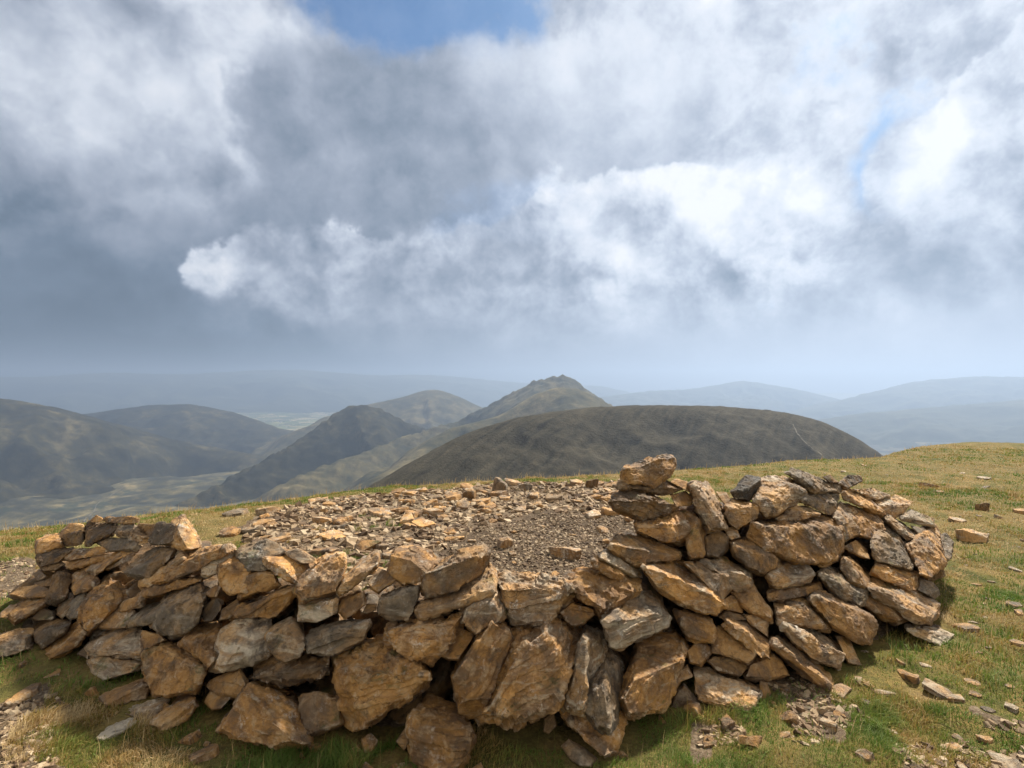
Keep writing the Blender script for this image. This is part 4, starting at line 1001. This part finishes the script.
# lake far off, and the pale track in the valley
def sheet(name, pts, zoff, mat, label):
    bm = bmesh.new(); f = bm.faces.new([bm.verts.new((a, b, zoff)) for a, b in pts]); me = bpy.data.meshes.new(name); bm.to_mesh(me); bm.free()
    o = link(name, me, mat); tag(o, label, kind='structure'); return o
mw, t, b = material('lake_water'); b.inputs['Base Color'].default_value = (.05, .07, .09, 1); b.inputs['Roughness'].default_value = .12
lk = []
for k in range(28):
    a = k/28*6.283; lk.append((-500+1500*math.cos(a)*(1+.25*math.sin(3*a)), 17500+2600*math.sin(a)*(1+.2*math.cos(2*a))))
sheet('lake', lk, FLOOR_Z+75, mw, 'distant pale lake on the valley floor behind the middle ridge')

deps = bpy.context.evaluated_depsgraph_get()
from mathutils.bvhtree import BVHTree
def terrain_trees():
    return [BVHTree.FromObject(q, deps) for q in [o_ for o_, _ in H] + [bpy.data.objects['valley_floor']]]
bpy.context.view_layer.update(); deps = bpy.context.evaluated_depsgraph_get(); TREES = terrain_trees()
def drop_to(x_, y_):
    zs = [r[0].z for r in (tr.ray_cast(Vector((x_, y_, 3000)), Vector((0, 0, -1))) for tr in TREES) if r[0]]
    return max(zs) if zs else FLOOR_Z
def look_at_land(px, py):
    dv = Vector(((px-CX)/F, 1, (HY-py)/F)).normalized(); best = None
    for tr in TREES:
        r = tr.ray_cast(Vector((0, 0, EYE)), dv)
        if r[0] and (best is None or r[3] < best[1]): best = (r[0], r[3])
    return best[0] if best else None
mt, t, b = material('track_gravel'); b.inputs['Base Color'].default_value = (.42, .38, .3, 1)
nz_ = t.noise(t.new('ShaderNodeNewGeometry').outputs['Position'], .05, 4, .6); t.l.new(t.ramp(nz_, [(.35, (.06, .05, .034)), (.65, (.20, .17, .12))]), b.inputs['Base Color'])
def track(pix, width, label, lift=3.0, name='track'):
    pts = [look_at_land(*p) for p in pix]; pts = [p for p in pts if p]
    fine = []
    for a, b_ in zip(pts[:-1], pts[1:]):
        for k in range(12): fine.append(a.lerp(b_, k/12))
    fine.append(pts[-1]); V = []
    for i, p in enumerate(fine):
        q = fine[min(i+1, len(fine)-1)]-fine[max(i-1, 0)]; s = Vector((q.y, -q.x, 0)).normalized()*width*random.choice((.35, .6, .9, 1.2))
        for sg in (-1, 1):
            w = p+s*sg; V.append((w.x, w.y, drop_to(w.x, w.y)+lift))
    Fq = [(2*i, 2*i+1, 2*i+3, 2*i+2) for i in range(len(fine)-1)]
    me = bpy.data.meshes.new(name); me.from_pydata(V, [], Fq); o = link(name, me, mt); tag(o, label, kind='structure')
track([(84, 522), (96, 506), (112, 495), (126, 486)], 2.4, 'pale straight track on the valley side at the left')
track([(793, 425), (797, 434), (808, 446), (822, 456)], 0.9, 'worn pale footpath climbing the right end of the rounded fell', 1.2)

# far village: tiny pale houses among the fields
def house_mesh():
    bm = bmesh.new(); w, l, h, r = 5, 8, 5.5, 9
    v = [bm.verts.new(q) for q in ((-l, -w, 0), (l, -w, 0), (l, w, 0), (-l, w, 0), (-l, -w, h), (l, -w, h), (l, w, h), (-l, w, h), (-l, 0, r), (l, 0, r))]
    for f in ((0, 1, 5, 4), (1, 2, 6, 9, 5), (2, 3, 7, 6), (3, 0, 4, 8, 7)): bm.faces.new([v[k] for k in f])
    for f in ((4, 5, 9, 8), (6, 7, 8, 9)): bm.faces.new([v[k] for k in f]).material_index = 1
    me = bpy.data.meshes.new('house'); bm.to_mesh(me); bm.free()
    a, t, b = material('limewash'); t.l.new(t.ramp(t.noise(t.new('ShaderNodeTexCoord').outputs['Object'], .4), [(.3, (.62, .6, .55)), (.7, (.8, .78, .73))]), b.inputs['Base Color'])
    c, t, b = material('slate_roof'); t.l.new(t.ramp(t.noise(t.new('ShaderNodeTexCoord').outputs['Object'], .8), [(.3, (.10, .11, .12)), (.7, (.17, .18, .19))]), b.inputs['Base Color'])
    me.materials.append(a); me.materials.append(c); return me
hm = house_mesh()
for k in range(60):
    p = look_at_land(random.gauss(268, 26), random.gauss(418, 4.5))
    if not p or p.length > 9800 or p.z > FLOOR_Z+75: continue
    o = link('house', hm); o.location = (p.x, p.y, p.z-.6); o.rotation_euler = (0, 0, random.uniform(0, 3.14)); s = random.uniform(1.0, 1.7); o.scale = (s, s, s)
    tag(o, 'tiny white house of the far village on the hazy valley floor', 'house', 'white houses of the far village')

# ------------------------------------------------------------------ haze: one closed box of even, pale air
def haze():
    v = [(sx*17000, y_, z_) for z_ in (FLOOR_Z-260, 600) for sx, y_ in ((-1, -3000), (1, -3000), (1, 17500), (-1, 17500))]
    f = [(3, 2, 1, 0), (4, 5, 6, 7), (0, 1, 5, 4), (1, 2, 6, 5), (2, 3, 7, 6), (3, 0, 4, 7)]
    me = bpy.data.meshes.new('haze'); me.from_pydata(v, [], f); m = bpy.data.materials.new('haze_air'); m.use_nodes = True; m.node_tree.nodes.clear(); t = NT(m.node_tree)
    vol = t.new('ShaderNodeVolumePrincipled', {'Color': (.41, .53, .72, 1), 'Density': 1.25e-4, 'Anisotropy': .42})
    out = t.new('ShaderNodeOutputMaterial'); t.l.new(vol.outputs[0], out.inputs['Volume'])
    o = link('haze', me, m); tag(o, 'pale blue haze filling the air over the valley and far mountains', kind='stuff')
haze()
